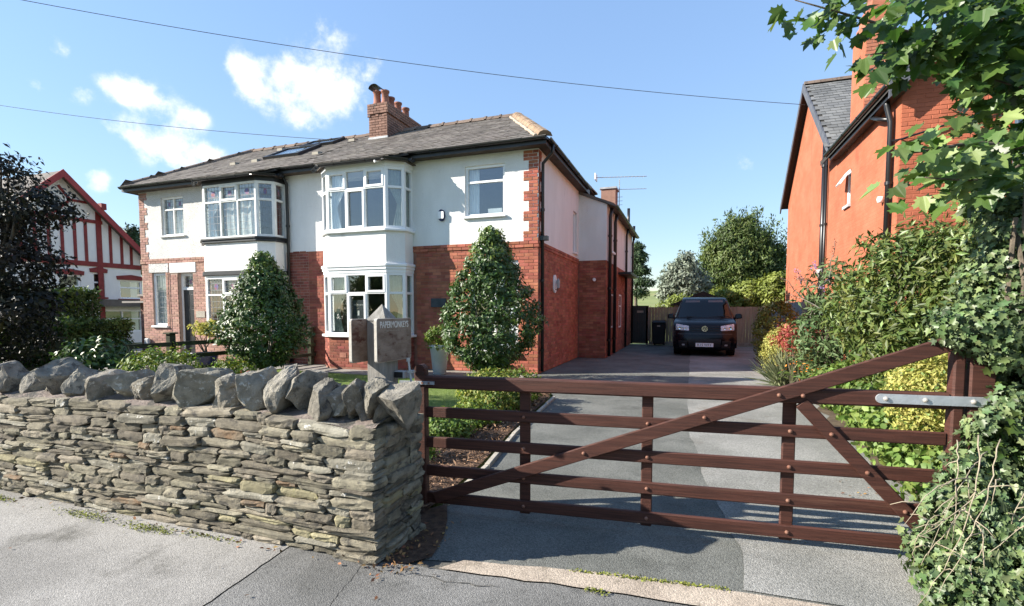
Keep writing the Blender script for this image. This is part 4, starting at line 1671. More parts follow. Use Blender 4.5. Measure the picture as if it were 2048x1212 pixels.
# poster in the right bay window
po = MB()
po.box(-7.86, -7.52, 10.42, 10.425, 1.15, 1.72)
po = po.build('window_poster', 'plaque_slate', HR)
me = text_mesh('PAPERMONKEYS', .05, .0006)
me.materials.append(M['letter'])
o_ = link('lettering', me, None, po)
o_.matrix_local = Matrix.Translation(Vector((-7.69, 10.417, 1.6)) - WORG[HR.name]) @ Matrix.Rotation(R(90), 4, 'X') @ Matrix.Diagonal((.72, 1, 1, 1))
MB().box(-7.715, -7.665, 10.4165, 10.419, 1.34, 1.46).build('mark', 'letter', po)

# ---- other windows and doors of the right half
window(HR, (-5.06, YF + .05), (-4.05, YF + .05), 3.68, 4.86, [1], [2.35, 1], fw=.06)
MB().box(-5.10, -4.01, YF - .07, YF + .03, 3.63, 3.68).build('window_sill', 'white_frame', HR, bevel=.008)
room(HR, -5.3, -3.8, YF + .12, 12.6, 3.5, 5.0)
curtain(HR, (-5.06, YF), (1, 0), .02, .3, 3.72, 4.85, -.2, 'curtain_white')
box('towel', 'pot_pale', HR, -4.55, -4.2, YF + .2, YF + .24, 3.76, 3.88)
window(HR, (-4.92, YF + .05), (-3.72, YF + .05), .45, 2.63, [1, 1], [2.2, 1], fw=.065)
MB().box(-4.97, -3.67, YF - .08, YF + .03, .39, .45).build('window_sill', 'white_frame', HR, bevel=.008)
room(HR, -5.2, -3.5, YF + .12, 12.6, .2, 2.8)
curtain(HR, (-4.92, YF), (1, 0), .6, 1.15, .5, 2.6, -.2, 'curtain_white')
# alarm box
al = MB()
ap = [(-5.665 + .09 * math.cos(t) * (1 if abs(math.cos(t)) < .8 else .95), 3.755 + .14 * math.sin(t)) for t in [2 * math.pi * k / 20 for k in range(20)]]
al.prism([(a, YF - .001, b) for a, b in ap], [(a, YF - .06, b) for a, b in ap])
al = al.build('alarm_box', 'alarm_blue', HR)
fp = [(-5.665 + .085 * max(-.9, min(.9, 1.2 * math.cos(t))), 3.755 + .1 * max(-.85, min(.85, 1.1 * math.sin(t)))) for t in [2 * math.pi * k / 24 for k in range(24)]]
MB().prism([(a, YF - .06, b) for a, b in fp], [(a, YF - .085, b) for a, b in fp]).build('alarm_face', 'lamp_white', al)
MB().box(-5.98, -5.57, YF - .03, YF - .002, 1.545, 1.76).build('house_plaque', 'plaque_slate', HR)
MB().box(-8.215, -8.02, 10.335, 10.351, .29, .41).build('air_brick', 'terracotta', HR)
# outside lamp on the side wall
lm = empty('wall_lamp', (X1, 12.45, 2.1), 'white arched wall lantern on the red brick side wall', 'lamp')
pp = [(12.45 + .14 * math.cos(t), 2.23 + .14 * math.sin(t)) for t in [math.pi * k / 8 for k in range(9)]] + [(12.45 + .14 * math.cos(t), 2.05 + .14 * math.sin(t)) for t in [math.pi + math.pi * k / 8 for k in range(9)]]
MB().prism([(X1 + .001, a, b) for a, b in pp], [(X1 + .03, a, b) for a, b in pp]).build('back_plate', 'lamp_white', lm)
MB().lathe([(.0, .16), (.02, .15), (.045, .1), (.05, .1), (.04, -.08), (.0, -.1)], (X1 + .1, 12.45, 2.12), 8).build('lantern', 'lead', lm)
MB().tube([(X1 + .03, 12.45, 2.0), (X1 + .08, 12.45, 1.98), (X1 + .1, 12.45, 2.02)], .012, 6).build('bracket', 'black_paint', lm)

# ---- left half: door, narrow window, upper window, lintels
window(HL, (-15.20, YF + .05), (-14.27, YF + .05), 3.73, 4.88, [1, 1], [2.3, 1], lead='auto', mat='white_wood', fw=.05)
MB().box(-15.26, -14.2, YF - .06, YF + .03, 3.68, 3.73).build('window_sill', 'white_wood', HL, bevel=.008)
room(HL, -15.5, -14.0, YF + .12, 12.6, 3.5, 5.0)
curtain(HL, (-15.2, YF), (1, 0), .03, .9, 3.78, 4.85, -.22, 'net')
window(HL, (-15.70, YF + .05), (-15.12, YF + .05), 1.0, 2.62, [1], [1], lead='auto', mat='white_wood', fw=.07)
MB().box(-15.76, -15.06, YF - .06, YF + .03, .94, 1.0).build('window_sill', 'white_wood', HL, bevel=.008)
room(HL, -15.9, -14.9, YF + .12, 12.2, .8, 2.8)
curtain(HL, (-15.7, YF), (1, 0), .03, .55, 1.05, 2.6, -.16, 'net')
door = MB().frame((-14.62, YF + .12), (1, 0), (0, -1))
door.box(0, .64, -.06, 0, .12, .17)
door.box(0, .06, -.06, .0, .17, 2.60)
door.box(.58, .64, -.06, 0, .17, 2.60)
door.box(.06, .58, -.06, 0, 2.54, 2.60)
door.box(.06, .58, -.06, -.002, 2.09, 2.15)
dfrm = door.build('door_frame', 'white_wood', HL)
dl = MB().frame((-14.62, YF + .12), (1, 0), (0, -1))
dl.box(.063, .577, -.05, -.02, .175, 2.087)
dleaf = dl.build('door', 'black_paint', HL)
for (a, b) in ((.12, .29), (.35, .52)):
    for (c, d) in ((.3, .8), (.95, 1.5), (1.6, 1.95)):
        MB().frame((-14.62, YF + .12), (1, 0), (0, -1)).box(a, b, -.02, -.012, c, d).build('door_panel', 'black_paint', dleaf, bevel=.006)
MB().frame((-14.62, YF + .12), (1, 0), (0, -1)).tube([(.53, -.02, 1.15), (.53, .03, 1.15)], .018, 8).build('door_knob', 'chrome', dleaf)
window(HL, (-14.56, YF + .14), (-14.04, YF + .14), 2.155, 2.535, [1], [1], lead='top', mat='white_wood', fw=.025, name='fanlight')
MB().box(-14.7, -13.9, YF - .25, YF + .13, 0, .12).build('doorstep', 'flagstone', HL)
MB().box(-15.83, -14.98, YF - .012, YF + .02, 2.625, 2.95).build('lintel', 'render_dash', HL, bevel=.01)
MB().box(-14.93, -13.85, YF - .014, YF + .02, 2.605, 2.95).build('lintel', 'render_white', HL, bevel=.01)
MB().box(-13.88, -13.53, YF - .02, YF - .001, 1.26, 1.45).build('house_plaque', 'plaque_stone', HL)
MB().box(-16.05, -15.86, YF - .1, YF - .001, .35, .6).build('meter_box', 'lead', HL, bevel=.03)
MB().tube([(-14.97, YF - .02, 2.6), (-14.98, YF - .02, 1.8), (-14.95, YF - .02, .8), (-14.97, YF - .02, .05)], .008, 5).build('wall_cable', 'black_plastic', HL)
room(HL, -14.9, -13.7, YF + .2, 12.4, 0, 2.8)

# ---- roof
HX0, HX1 = -16.42, -2.98
RX0, RX1 = -14.35, -4.68
RBY = 16.82


def roof_solid(parent, right):
    mb = MB()
    if right:
        v = [(MIDX, EY, EAVE), (HX1, EY, EAVE), (HX1, RBY, EAVE), (MIDX, RBY, EAVE), (MIDX, RY, RZ), (RX1, RY, RZ)]
        mb.add(v, [(0, 1, 5, 4), (1, 2, 5), (2, 3, 4, 5), (0, 4, 3), (3, 2, 1, 0)])
    else:
        v = [(MIDX - .002, EY, EAVE), (HX0, EY, EAVE), (HX0, RBY, EAVE), (MIDX - .002, RBY, EAVE), (MIDX - .002, RY, RZ), (RX0, RY, RZ)]
        mb.add(v, [(1, 0, 4, 5), (2, 1, 5), (3, 2, 5, 4), (0, 3, 4), (0, 1, 2, 3)])
    return mb.build('roof', 'roof_base', parent)


rfR, rfL = roof_solid(HR, True), roof_solid(HL, False)


def slates(parent, o, u, v, poly, mat, wd=.27, ex=.2, seed=1):
    """o,u,v world vectors of the plane; poly in (s,t)"""
    rr = random.Random(seed)
    o, u, v = Vector(o), Vector(u).normalized(), Vector(v).normalized()
    n = u.cross(v).normalized()
    if n.z < 0:
        n = -n
    mb = MB()
    ss = [p[0] for p in poly]
    ts = [p[1] for p in poly]
    row = 0
    t = min(ts)
    while t < max(ts) - .02:
        s = min(ss) - (wd / 2 if row % 2 else 0) - rr.uniform(0, .03)
        while s < max(ss):
            w_ = wd + rr.uniform(-.012, .012)
            if inside(poly, s + w_ / 2, t + ex * .5):
                a, b = s + .004, s + w_ - .004
                l = rr.uniform(-.008, .006)
                h0 = .022 + rr.uniform(-.003, .006)
                h1 = .006
                t1 = min(t + ex * 1.5, max(ts))
                pts = []
                for (q, tt, hh) in ((a, t + l, h0), (b, t + l + rr.uniform(-.006, .006), h0), (b, t1, h1), (a, t1, h1), (a, t + l, h0 - .016), (b, t + l, h0 - .016)):
                    p = o + u * q + v * tt + n * hh
                    pts.append(tuple(p))
                mb.add(pts, [(0, 1, 2, 3), (4, 5, 1, 0)])
            s += w_
        row += 1
        t += ex
    b = mb.build('slates', mat, parent)
    b['kind'] = 'stuff'
    return b


vv = (0, 1, SL)
Lf = math.hypot(RY - EY, RZ - EAVE)
slates(rfR, (MIDX, EY - .03, EAVE - .03 * SL), (1, 0, 0), vv, [(0, 0), (HX1 - MIDX, 0), (RX1 - MIDX, Lf), (0, Lf)], 'slate', seed=2)
slates(rfL, (HX0, EY - .03, EAVE - .03 * SL), (1, 0, 0), vv, [(0, 0), (MIDX - HX0, 0), (MIDX - HX0, Lf), (RX0 - HX0, Lf)], 'slate', seed=3)
hv_ = Vector((RX1 - HX1, 0, RZ - EAVE))
slates(rfR, (HX1, EY, EAVE), (0, 1, 0), hv_, [(0, 0), (RBY - EY, 0), (RY - EY, hv_.length)], 'slate', seed=4)
hv2 = Vector((RX0 - HX0, 0, RZ - EAVE))
slates(rfL, (HX0, EY, EAVE), (0, 1, 0), hv2, [(0, 0), (RBY - EY, 0), (RY - EY, hv2.length)], 'slate', seed=5)

tile_cache = {}


def tiles(parent, a, b, mat, L=.45, r=.13, name='ridge_tile', skip=None, lift=0.02, knob=True):
    a, b = Vector(a), Vector(b)
    n = max(1, round((b - a).length / L))
    d = (b - a) / n
    L = d.length
    key = (mat, round(L, 3), r)
    if key not in tile_cache:
        mb = MB()
        prof = [(-r, -.06), (-r * .72, .02), (-r * .3, .055), (r * .3, .055), (r * .72, .02), (r, -.06)]
        vs = []
        xs = [0, L - .06, L - .06, L - .004] if knob else [0, L * .5, L * .5, L - .012]
        up = [0, 0, .02, .02] if knob else [0, 0, 0, 0]
        for x, h in zip(xs, up):
            vs += [(x, y * (1 + h * 2), z_ + h) for y, z_ in prof]
        k = 6
        fs = [(i * k + j, (i + 1) * k + j, (i + 1) * k + j + 1, i * k + j + 1) for i in range(3) for j in range(5)]
        fs += [tuple(range(6)), tuple(range(18, 24))[::-1]]
        mb.add(vs, fs)
        me = bpy.data.meshes.new(name)
        me.from_pydata(mb.v, [], mb.f)
        me.materials.append(M[mat])
        tile_cache[key] = me
    u = d.normalized()
    side = Vector((0, 0, 1)).cross(u).normalized()
    upv = u.cross(side)
    o3 = org(parent)
    for i in range(n):
        p = a + d * i + upv * (lift + rng.uniform(-.006, .006)) - o3
        if skip and skip(a + d * (i + .5)):
            continue
        o = link(name, tile_cache[key], None, parent)
        o.matrix_local = Matrix(((u.x, side.x, upv.x, p.x), (u.y, side.y, upv.y, p.y), (u.z, side.z, upv.z, p.z), (0, 0, 0, 1)))


tiles(rfR, (MIDX, RY, RZ), (RX1, RY, RZ), 'ridge_tile', skip=lambda p: -9.2 < p.x < -8.4)
tiles(rfL, (MIDX, RY, RZ), (RX0, RY, RZ), 'ridge_tile')
tiles(rfL, (HX0 + .05, EY + .07, EAVE + .02), (RX0, RY, RZ), 'ridge_tile', L=.36, r=.12, lift=.04, knob=False)
tiles(rfR, (HX1 - .04, EY + .07, EAVE + .05), (RX1, RY, RZ + .01), 'hip_tile', L=.33, r=.17, name='hip_tile', lift=.03, knob=False)
hm_ = MB()
a, b = Vector((HX1 - .04, EY + .07, EAVE + .05)), Vector((RX1, RY, RZ))
pts = [a.lerp(b, k / 24) + Vector((-.20, -.055, -.025)) + Vector((rng.uniform(-.02, .02), 0, 0)) for k in range(25)]
hm_.tube(pts, .045, 6)
hm_.build('hip_mortar', 'hip_mortar', rfR)
tiles(rfR, (HX1 - .04, RBY - .07, EAVE + .05), (RX1, RY, RZ + .01), 'hip_tile', L=.33, r=.17, name='hip_tile', lift=.03, knob=False)


def eaves(parent, path, soff_w=.32, r=.055, mat='black_plastic', z=EAVE, brackets=True):
    """half round gutter along path with fascia behind"""
    for p, q in zip(path[:-1], path[1:]):
        p, q = Vector((*p, 0)), Vector((*q, 0))
        u = (q - p).normalized()
        n = Vector((u.y, -u.x, 0))
        L = (q - p).length
        vs = []
        for s in (0, L):
            for k in range(9):
                t = math.pi * k / 8
                vs.append(tuple(p + u * s + n * (.055 + r * math.cos(t)) + Vector((0, 0, z - .03 - r * math.sin(t)))))
            for k in range(9):
                t = math.pi * (8 - k) / 8
                vs.append(tuple(p + u * s + n * (.055 + (r - .006) * math.cos(t)) + Vector((0, 0, z - .028 - (r - .006) * math.sin(t)))))
        mb = MB()
        mb.add(vs, [(k, (k + 1) % 18, 18 + (k + 1) % 18, 18 + k) for k in range(18)] + [tuple(range(18)), tuple(range(18, 36))[::-1]])
        if brackets:
            nb = max(2, int(L / 1.0))
            for k in range(nb):
                s = L * (k + .5) / nb
                c = p + u * s + n * .055
                ring = [c - u * .015, c + u * .015]
                vs = []
                for cc in ring:
                    for j in range(9):
                        t = math.pi * j / 8
                        vs.append(tuple(cc + n * (r + .008) * math.cos(t) + Vector((0, 0, z - .03 - (r + .008) * math.sin(t)))))
                mb.add(vs, [(j, j + 1, 10 + j, 9 + j) for j in range(8)] + [tuple(range(9)), tuple(range(9, 18))[::-1]])
        mb.build('gutter', mat, parent, smooth=False)


def soffit(parent, x0, x1, y0, y1, z0, z1):
    return box('soffit', 'soffit', parent, x0, x1, y0, y1, z0, z1)


eaves(HR, [(MIDX, EY), (HX1, EY)])
eaves(HR, [(HX1, EY), (HX1, 15.5)])
eaves(HL, [(HX0, EY), (MIDX - .004, EY)])
eaves(HL, [(HX0, 16.8), (HX0, EY)])
box('fascia', 'black_paint', HR, MIDX, HX1 - .002, EY + .003, EY + .025, EAVE - .16, EAVE - .005)
box('fascia', 'black_paint', HR, HX1 - .025, HX1 - .003, EY + .025, 15.8, EAVE - .16, EAVE - .005)
box('fascia', 'black_paint', HL, HX0 + .002, MIDX - .003, EY + .003, EY + .025, EAVE - .16, EAVE - .005)
box('fascia', 'black_paint', HL, HX0 + .003, HX0 + .025, EY + .025, 15.8, EAVE - .16, EAVE - .005)
soffit(HR, MIDX, HX1 - .026, EY + .026, YF + .26, EAVE - .14, EAVE - .11)
soffit(HR, X1 - .24, HX1 - .026, YF + .27, 15.8, EAVE - .14, EAVE - .11)
soffit(HL, HX0 + .026, MIDX - .003, EY + .026, YF + .26, EAVE - .14, EAVE - .11)
soffit(HL, HX0 + .026, X0 + .24, YF + .27, 15.8, EAVE - .14, EAVE - .11)


# bay roofs: the main slope carried down over each bay
def bay_roof(parent, b, seed):
    P = offs(bay_poly(b, EY + .05), .14)
    lo = lambda y: EAVE + (y - EY) * .42 - .01
    mb = MB()
    mb.prism([(x, y, lo(y) - .05) for x, y in P], [(x, y, lo(y)) for x, y in P])
    r = mb.build('bay_roof', 'roof_base', parent)
    slates(r, (P[0][0], P[2][1] - .02, lo(P[2][1]) + .003), (1, 0, 0), (0, 1, .42), [(.0, .2), (P[2][0] - P[0][0], 0), (P[3][0] - P[0][0], 0), (P[4][0] - P[0][0], .2), (P[4][0] - P[0][0], .62), (0, .62)], 'slate', seed=seed)
    z = lo(P[2][1]) + .0
    eaves(parent, [P[1], P[2]], z=z)
    eaves(parent, [P[2], P[3]], z=z)
    eaves(parent, [P[3], P[4]], z=z + .03)
    eaves(parent, [P[4], (P[5][0], EY + .05)], z=z + .05)
    Q = offs(bay_poly(b, YF - .002), .10)
    MB().prism([(x, y, 5.0) for x, y in Q], [(x, y, 5.02) for x, y in Q]).build('bay_soffit', 'soffit', parent)


bay_roof(HR, BAYR, 11)
bay_roof(HL, BAYL, 12)
cw = empty('security_camera', (-6.95, 10.2, 4.98), 'tiny white security camera under the eaves of the white bay', 'camera')
MB().tube([(-6.93, 10.22, 4.97), (-6.96, 10.12, 4.93)], .03, 8).build('camera_body', 'lamp_white', cw)
MB().tube([(-6.93, 10.32, 4.99), (-6.93, 10.22, 4.97)], .012, 6).build('camera_bracket', 'lamp_white', cw)

# roof windows and small vents on the left half
def roof_window(parent, x0, x1, t0, t1):
    o = Vector((0, EY, EAVE))
    v = Vector((0, 1, SL)).normalized()
    n = Vector((0, -SL, 1)).normalized()

    def P(x, t, h):
        return tuple(Vector((x, 0, 0)) + o + v * t + n * h)

    def bx(mb, xa, xb, ta, tb, h0, h1):
        mb.add([P(xa, ta, h0), P(xb, ta, h0), P(xb, tb, h0), P(xa, tb, h0), P(xa, ta, h1), P(xb, ta, h1), P(xb, tb, h1), P(xa, tb, h1)],
               [(0, 3, 2, 1), (4, 5, 6, 7), (0, 1, 5, 4), (1, 2, 6, 5), (2, 3, 7, 6), (3, 0, 4, 7)])
    mb = MB()
    bx(mb, x0, x1, t0, t0 + .08, 0, .1)
    bx(mb, x0, x1, t1 - .08, t1, 0, .1)
    bx(mb, x0, x0 + .08, t0 + .08, t1 - .08, 0, .1)
    bx(mb, x1 - .08, x1, t0 + .08, t1 - .08, 0, .1)
    f = mb.build('roof_window', 'black_paint', parent)
    p = MB()
    bx(p, x0 + .08, x1 - .08, t0 + .08, t1 - .08, .06, .075)
    p.build('pane', 'glass', f)
    p = MB()
    bx(p, x0 + .08, x1 - .08, t0 + .08, t1 - .08, .02, .03)
    p.build('blind', 'curtain_white', f)


roof_window(rfL, -12.1, -10.78, 1.45, 2.6)
roof_window(rfL, -11.7, -10.45, 2.72, 3.42)
for (x, y) in ((-13.13, 11.84), (-12.33, 11.89), (-12.72, 13.3), (-10.06, 11.85), (-9.85, 13.22)):
    zz = EAVE + (y - EY) * SL
    MB().prism([(x - .11, y - .08, zz - .03), (x + .11, y - .08, zz - .03), (x + .11, y + .12, zz + .05), (x - .11, y + .12, zz + .05)],
               [(x - .1, y - .08, zz + .05), (x + .1, y - .08, zz + .05), (x + .1, y + .12, zz + .1), (x - .1, y + .12, zz + .1)]).build('vent_tile', 'plaque_stone', rfL)

# chimney of the pair
ch = MB().box(-9.09, -8.49, 13.02, 14.9, 6.3, 7.35)
ch = ch.build('chimney', 'mortar_red', HR)
bk = Bricks('brick_stack')
bk.lay((0, 13.0), (1, 0), -9.11, -8.47, 6.3, 7.28)
bk.lay((-8.47, 0), (0, 1), 13.0, 14.92, 6.5, 7.28)
bk.lay((0, 12.965), (1, 0), -9.14, -8.44, 7.28, 7.58)
bk.lay((-8.435, 0), (0, 1), 12.965, 14.95, 7.28, 7.58)
for x in (-9.1, -8.82, -8.53):
    bk.lay((0, 12.985), (1, 0), x - .05, x + .06, 7.205, 7.28)
bk.finish(ch, 140)
box('chimney_cap', 'brick_stack', ch, -9.125, -8.455, 12.985, 14.93, 7.35, 7.575)
MB().prism([(-9.1, 12.99, 7.575), (-8.48, 12.99, 7.575), (-8.48, 14.9, 7.575), (-9.1, 14.9, 7.575)], [(-8.95, 13.12, 7.63), (-8.63, 13.12, 7.63), (-8.63, 14.8, 7.63), (-8.95, 14.8, 7.63)]).build('flaunching', 'lead', ch)
MB().prism([(-9.14, 12.97, 6.46), (-8.45, 12.97, 6.46), (-8.45, 13.02, 6.46), (-9.14, 13.02, 6.46)], [(-9.12, 12.985, 6.62), (-8.46, 12.985, 6.62), (-8.46, 13.02, 6.62), (-9.12, 13.02, 6.62)]).build('flashing', 'lead', ch)
for i, (dx, y, h) in enumerate(((-.12, 13.16, .42), (.16, 13.16, .40), (.1, 13.55, .36), (.1, 13.95, .36), (.1, 14.4, .36))):
    c = (-8.79 + dx, y, 7.58)
    pot = MB().lathe([(.13, 0), (.125, .06), (.11, .1), (.1, h - .06), (.125, h - .05), (.125, h), (.1, h), (.1, h - .15)], c, 14).build('chimney_pot', 'terracotta', ch, smooth=True)
    if i == 0:
        cowl = MB()
        vs = []
        for yy in (y - .2, y + .2):
            for k in range(9):
                t = math.pi * k / 8
                vs.append((c[0] + .17 * math.cos(t), yy, c[2] + h + .02 + .13 * math.sin(t)))
        cowl.add(vs, [(k, k + 1, 10 + k, 9 + k) for k in range(8)])
        cowl.build('cowl', 'black_paint', pot)

# downpipes
def pipe(parent, pts, r=.038, name='downpipe', mat='black_plastic', clips=True):
    mb = MB().tube(pts, r, 10)
    if clips:
        z = min(p[2] for p in pts) + .5
        a = pts[-1]
        while z < max(p[2] for p in pts) - .5:
            mb.lathe([(r + .014, -.03), (r + .014, .03)], (a[0], a[1], z), 10)
            z += 1.6
    return mb.build(name, mat, parent, smooth=True)


pipe(HR, [(HX1 + .05, 11.05, EAVE - .08), (HX1 + .05, 11.05, EAVE - .25), (X1 + .07, 11.12, EAVE - .45), (X1 + .065, 11.12, 4.5), (X1 + .065, 11.12, .05)])
MB().box(X1 + .01, X1 + .19, 11.05, 11.2, 3.06, 3.16).build('pipe_bracket', 'black_plastic', HR)
pipe(HL, [(-10.32, EY + .05, EAVE - .1), (-10.30, 10.92, EAVE - .35), (-10.30, 10.93, 4.0), (-10.30, 10.93, .05)])

# ---- rear wing of the right half
WGX, WGY0, WGY1 = -2.38, 15.4, 22.6
MB().box(-5.0, WGX - .012, WGY0 + .012, WGY1, 0, 3.0).build('wing_wall', 'mortar_red', HR)
wgb = Bricks('brick_red')
wgb.lay((0, WGY0), (1, 0), X1 + .02, WGX, 0, 3.0)
wgb.lay((WGX, 0), (0, 1), WGY0, WGY1, 0, 3.0, [(16.3, 17.0, .9, 2.0), (18.4, 19.1, .85, 2.05)])
wgw = MB().prism([(-5.0, WGY0 + .013, 3.0), (WGX - .003, WGY0 + .013, 3.0), (WGX - .003, WGY1 - .002, 3.0), (-5.0, WGY1 - .002, 3.0)],
                 [(-5.0, WGY0 + .013, 5.75), (WGX - .003, WGY0 + .013, 4.68), (WGX - .003, WGY1 - .002, 4.68), (-5.0, WGY1 - .002, 5.75)]).build('wing_upper', 'render_white', HR)
wgb.finish(wgw, 0)
MB().prism([(-5.0, WGY0 - .06, 5.76), (WGX + .22, WGY0 - .06, 4.6), (WGX + .22, WGY1 + .1, 4.6), (-5.0, WGY1 + .1, 5.76)],
           [(-5.0, WGY0 - .06, 5.84), (WGX + .22, WGY0 - .06, 4.68), (WGX + .22, WGY1 + .1, 4.68), (-5.0, WGY1 + .1, 5.84)]).build('wing_roof', 'slate', HR)
eaves(HR, [(WGX + .2, WGY0), (WGX + .2, WGY1)], z=4.68)
for (y, zb) in ((15.62, 4.6), (16.75, 4.6), (19.9, 4.6), (22.2, 4.6)):
    pipe(HR, [(WGX + .12, y, zb), (WGX + .075, y, zb - .25), (WGX + .075, y, .05)], r=.055 if y < 17 else .045)
for (y, h) in ((20.2, 5.45), (22.3, 5.1)):
    pipe(HR, [(WGX + .1, y, 4.5), (WGX + .1, y, h)], r=.055, name='soil_pipe', clips=False)
window(HR, (WGX + .0, 16.3), (WGX + .0, 17.0), .9, 2.0, [1], [1], name='window')
window(HR, (WGX + .0, 18.4), (WGX + .0, 19.1), .85, 2.05, [1], [2, 1], name='window')
window(HR, (WGX + .008, 16.1), (WGX + .008, 16.65), 3.35, 4.5, [1], [1], name='window')
MB().box(WGX, WGX + .1, 16.0, 16.75, 3.28, 3.34).build('window_sill', 'white_frame', HR)
MB().box(WGX, WGX + .45, 18.1, 20.6, 2.75, 2.83).build('porch_canopy', 'black_paint', HR)
MB().tube([(-2.75, WGY0 - .02, 2.42), (-2.72, WGY0 - .12, 2.4)], .05, 8).build('outdoor_lamp', 'lamp_white', HR)
c2 = MB().box(-2.98, -2.48, 17.9, 18.5, 4.4, 5.72).build('chimney', 'brick_stack', HR)
box('chimney_cap', 'lead', c2, -3.02, -2.44, 17.86, 18.54, 5.72, 5.78)
ae = empty('tv_aerial', (-2.46, 18.45, 4.9), 'thin television aerial on a mast beside the rear chimney', 'aerial')
MB().tube([(-2.42, 18.45, 4.8), (-2.42, 18.45, 6.15)], .015, 6).build('mast', 'lead', ae)
MB().tube([(-3.2, 18.2, 6.22), (-1.5, 18.75, 6.26)], .012, 6).build('boom', 'lead', ae)
MB().tube([(-3.1, 18.2, 5.78), (-1.5, 18.75, 5.82)], .01, 6).build('boom', 'lead', ae)
for k in range(12):
    x = -3.0 + k * .125
    y = 18.26 + k * .04
    MB().tube([(x - .05, y + .14, 6.23), (x + .05, y - .14, 6.23)], .005, 4).build('element', 'lead', ae)
MB().box(-3.24, -3.2, 18.0, 18.4, 6.12, 6.34).build('reflector', 'lamp_white', ae)
for k in range(3):
    MB().tube([(-2.55, 18.45, 5.25 + k * .14), (-2.3, 18.45, 5.25 + k * .14)], .008, 4).build('element', 'lead', ae)
# ---------------------------------------------------------------- orange brick house on the right
NX = 3.5
pm('brick_front', (.33, .095, .05), (.4, .12, .065), 2, .88, .3, 80, isl=.12, c3=(.26, .075, .04), c3scale=1.5, c3lo=.5, c3hi=.7)
NH = empty('brick_house', (7, 15, 0), 'tall orange painted brick house with slate gables right of the drive', 'house')
mb = MB().frame((NX, 0), (0, -1), (-1, 0))
nops = [(-14.15, -13.75, 3.95, 4.75)]
wall_rects(mb, -14.95, -10.93, 0, 5.55, nops, -.3, 0)
mb.build('side_wall', 'brick_orange', NH)
gw = MB()
gw.prism([(NX, 21.65, 0), (NX, 14.95, 0), (NX, 14.95, 5.6), (NX, 18.35, 8.45), (NX, 21.65, 5.6)][::-1], [(NX + .3, 21.65, 0), (NX + .3, 14.95, 0), (NX + .3, 14.95, 5.6), (NX + .3, 18.35, 8.45), (NX + .3, 21.65, 5.6)][::-1])
gw.build('gable_wall', 'brick_orange', NH)
box('rear_wall', 'brick_orange', NH, NX + .3, 12, 21.3, 21.6, 0, 5.6)
# front wall with a white framed window, gable towards the road
FX1 = 9.8
mb = MB().frame((0, 10.9), (1, 0), (0, -1))
fops = [(5.1, 6.5, 3.2, 5.0), (5.1, 6.5, .7, 2.5)]
wall_rects(mb, NX + .003, FX1, 0, 5.5, fops, -.3, -.005)
fw_ = mb.build('front_wall', 'brick_orange', NH)
apx, apz = 6.65, 8.5
MB().prism([(NX + .003, 10.911, 5.5), (FX1, 10.911, 5.5), (apx, 10.911, apz)], [(NX + .003, 11.2, 5.5), (FX1, 11.2, 5.5), (apx, 11.2, apz)]).build('front_gable', 'brick_orange', NH)
bk = Bricks('brick_front')
bk.lay((0, 10.9), (1, 0), NX, FX1, 0, 5.475, fops)
bk.lay((0, 10.9), (1, 0), NX, FX1, 5.475, 8.4, inc=lambda x, z: z < 5.5 + (x - NX - .15) * (apz - 5.5) / (apx - NX) and z < 5.5 + (FX1 - .15 - x) * (apz - 5.5) / (FX1 - apx))
bk.finish(fw_, 160)
for (a, b, c, d) in fops:
    window(NH, (a, 10.95), (b, 10.95), c, d, [1, 1, 1], [2, 1], fw=.07)
    room(NH, a - .2, b + .2, 11.21, 12.4, c - .2, d + .2)
    MB().box(a - .08, b + .08, 10.8, 10.95, c - .1, c).build('window_sill', 'white_frame', NH)
# small open window in the side wall
wn_ = window(NH, (NX + .04, 14.15), (NX + .04, 13.75), 3.95, 4.75, [1], [1], fw=.05)
tp = MB().frame((NX, 14.13), (0, -1), (-1, 0))
tp.prism([(0, .0, 4.72), (.36, .0, 4.72), (.36, .02, 4.74), (0, .02, 4.74)][::-1], [(0, .2, 4.42), (.36, .2, 4.42), (.36, .225, 4.44), (0, .225, 4.44)][::-1])
tp.build('open_casement', 'white_frame', NH)
MB().box(NX - .05, NX + .02, 13.7, 14.2, 3.88, 3.95).build('window_sill', 'lead', NH)
room(NH, NX + .31, NX + 1.3, 13.4, 14.5, 3.7, 4.9)
# roofs
def roof_slab(mb, e0, r0, r1, e1, th=.1):
    up = Vector((0, 0, -th))
    q = [Vector(p) for p in (e0, r0, r1, e1)]
    mb.prism([tuple(p + up) for p in q], [tuple(p) for p in q])


rg = MB()
# rear range: ridge along x
roof_slab(rg, (NX - .2, 14.70, 5.46), (NX - .2, 18.35, 8.56), (12, 18.35, 8.56), (12, 14.70, 5.46))
roof_slab(rg, (NX - .2, 21.9, 5.46), (NX - .2, 18.351, 8.56), (12, 18.351, 8.56), (12, 21.9, 5.46))
rr_ = rg.build('rear_roof', 'roof_base', NH)
sv = Vector((0, 3.65, 3.10))
slates(rr_, (NX - .2, 14.70, 5.46), (1, 0, 0), sv, [(0, 0), (6, 0), (6, sv.length), (0, sv.length)], 'slate_blue', wd=.25, ex=.19, seed=21)
tiles(rr_, (NX - .2, 18.35, 8.58), (9, 18.35, 8.58), 'ridge_tile', r=.12, knob=False)
fg = MB()
roof_slab(fg, (NX - .25, 10.68, 5.42), (apx, 10.68, 8.62), (apx, 15.6, 8.62), (NX - .25, 15.6, 5.42))
roof_slab(fg, (FX1 + .25, 10.68, 5.42), (apx + .001, 10.68, 8.62), (apx + .001, 15.6, 8.62), (FX1 + .25, 15.6, 5.42))
fr_ = fg.build('front_roof', 'roof_base', NH)
sv = Vector((apx - NX + .25, 0, 3.2))
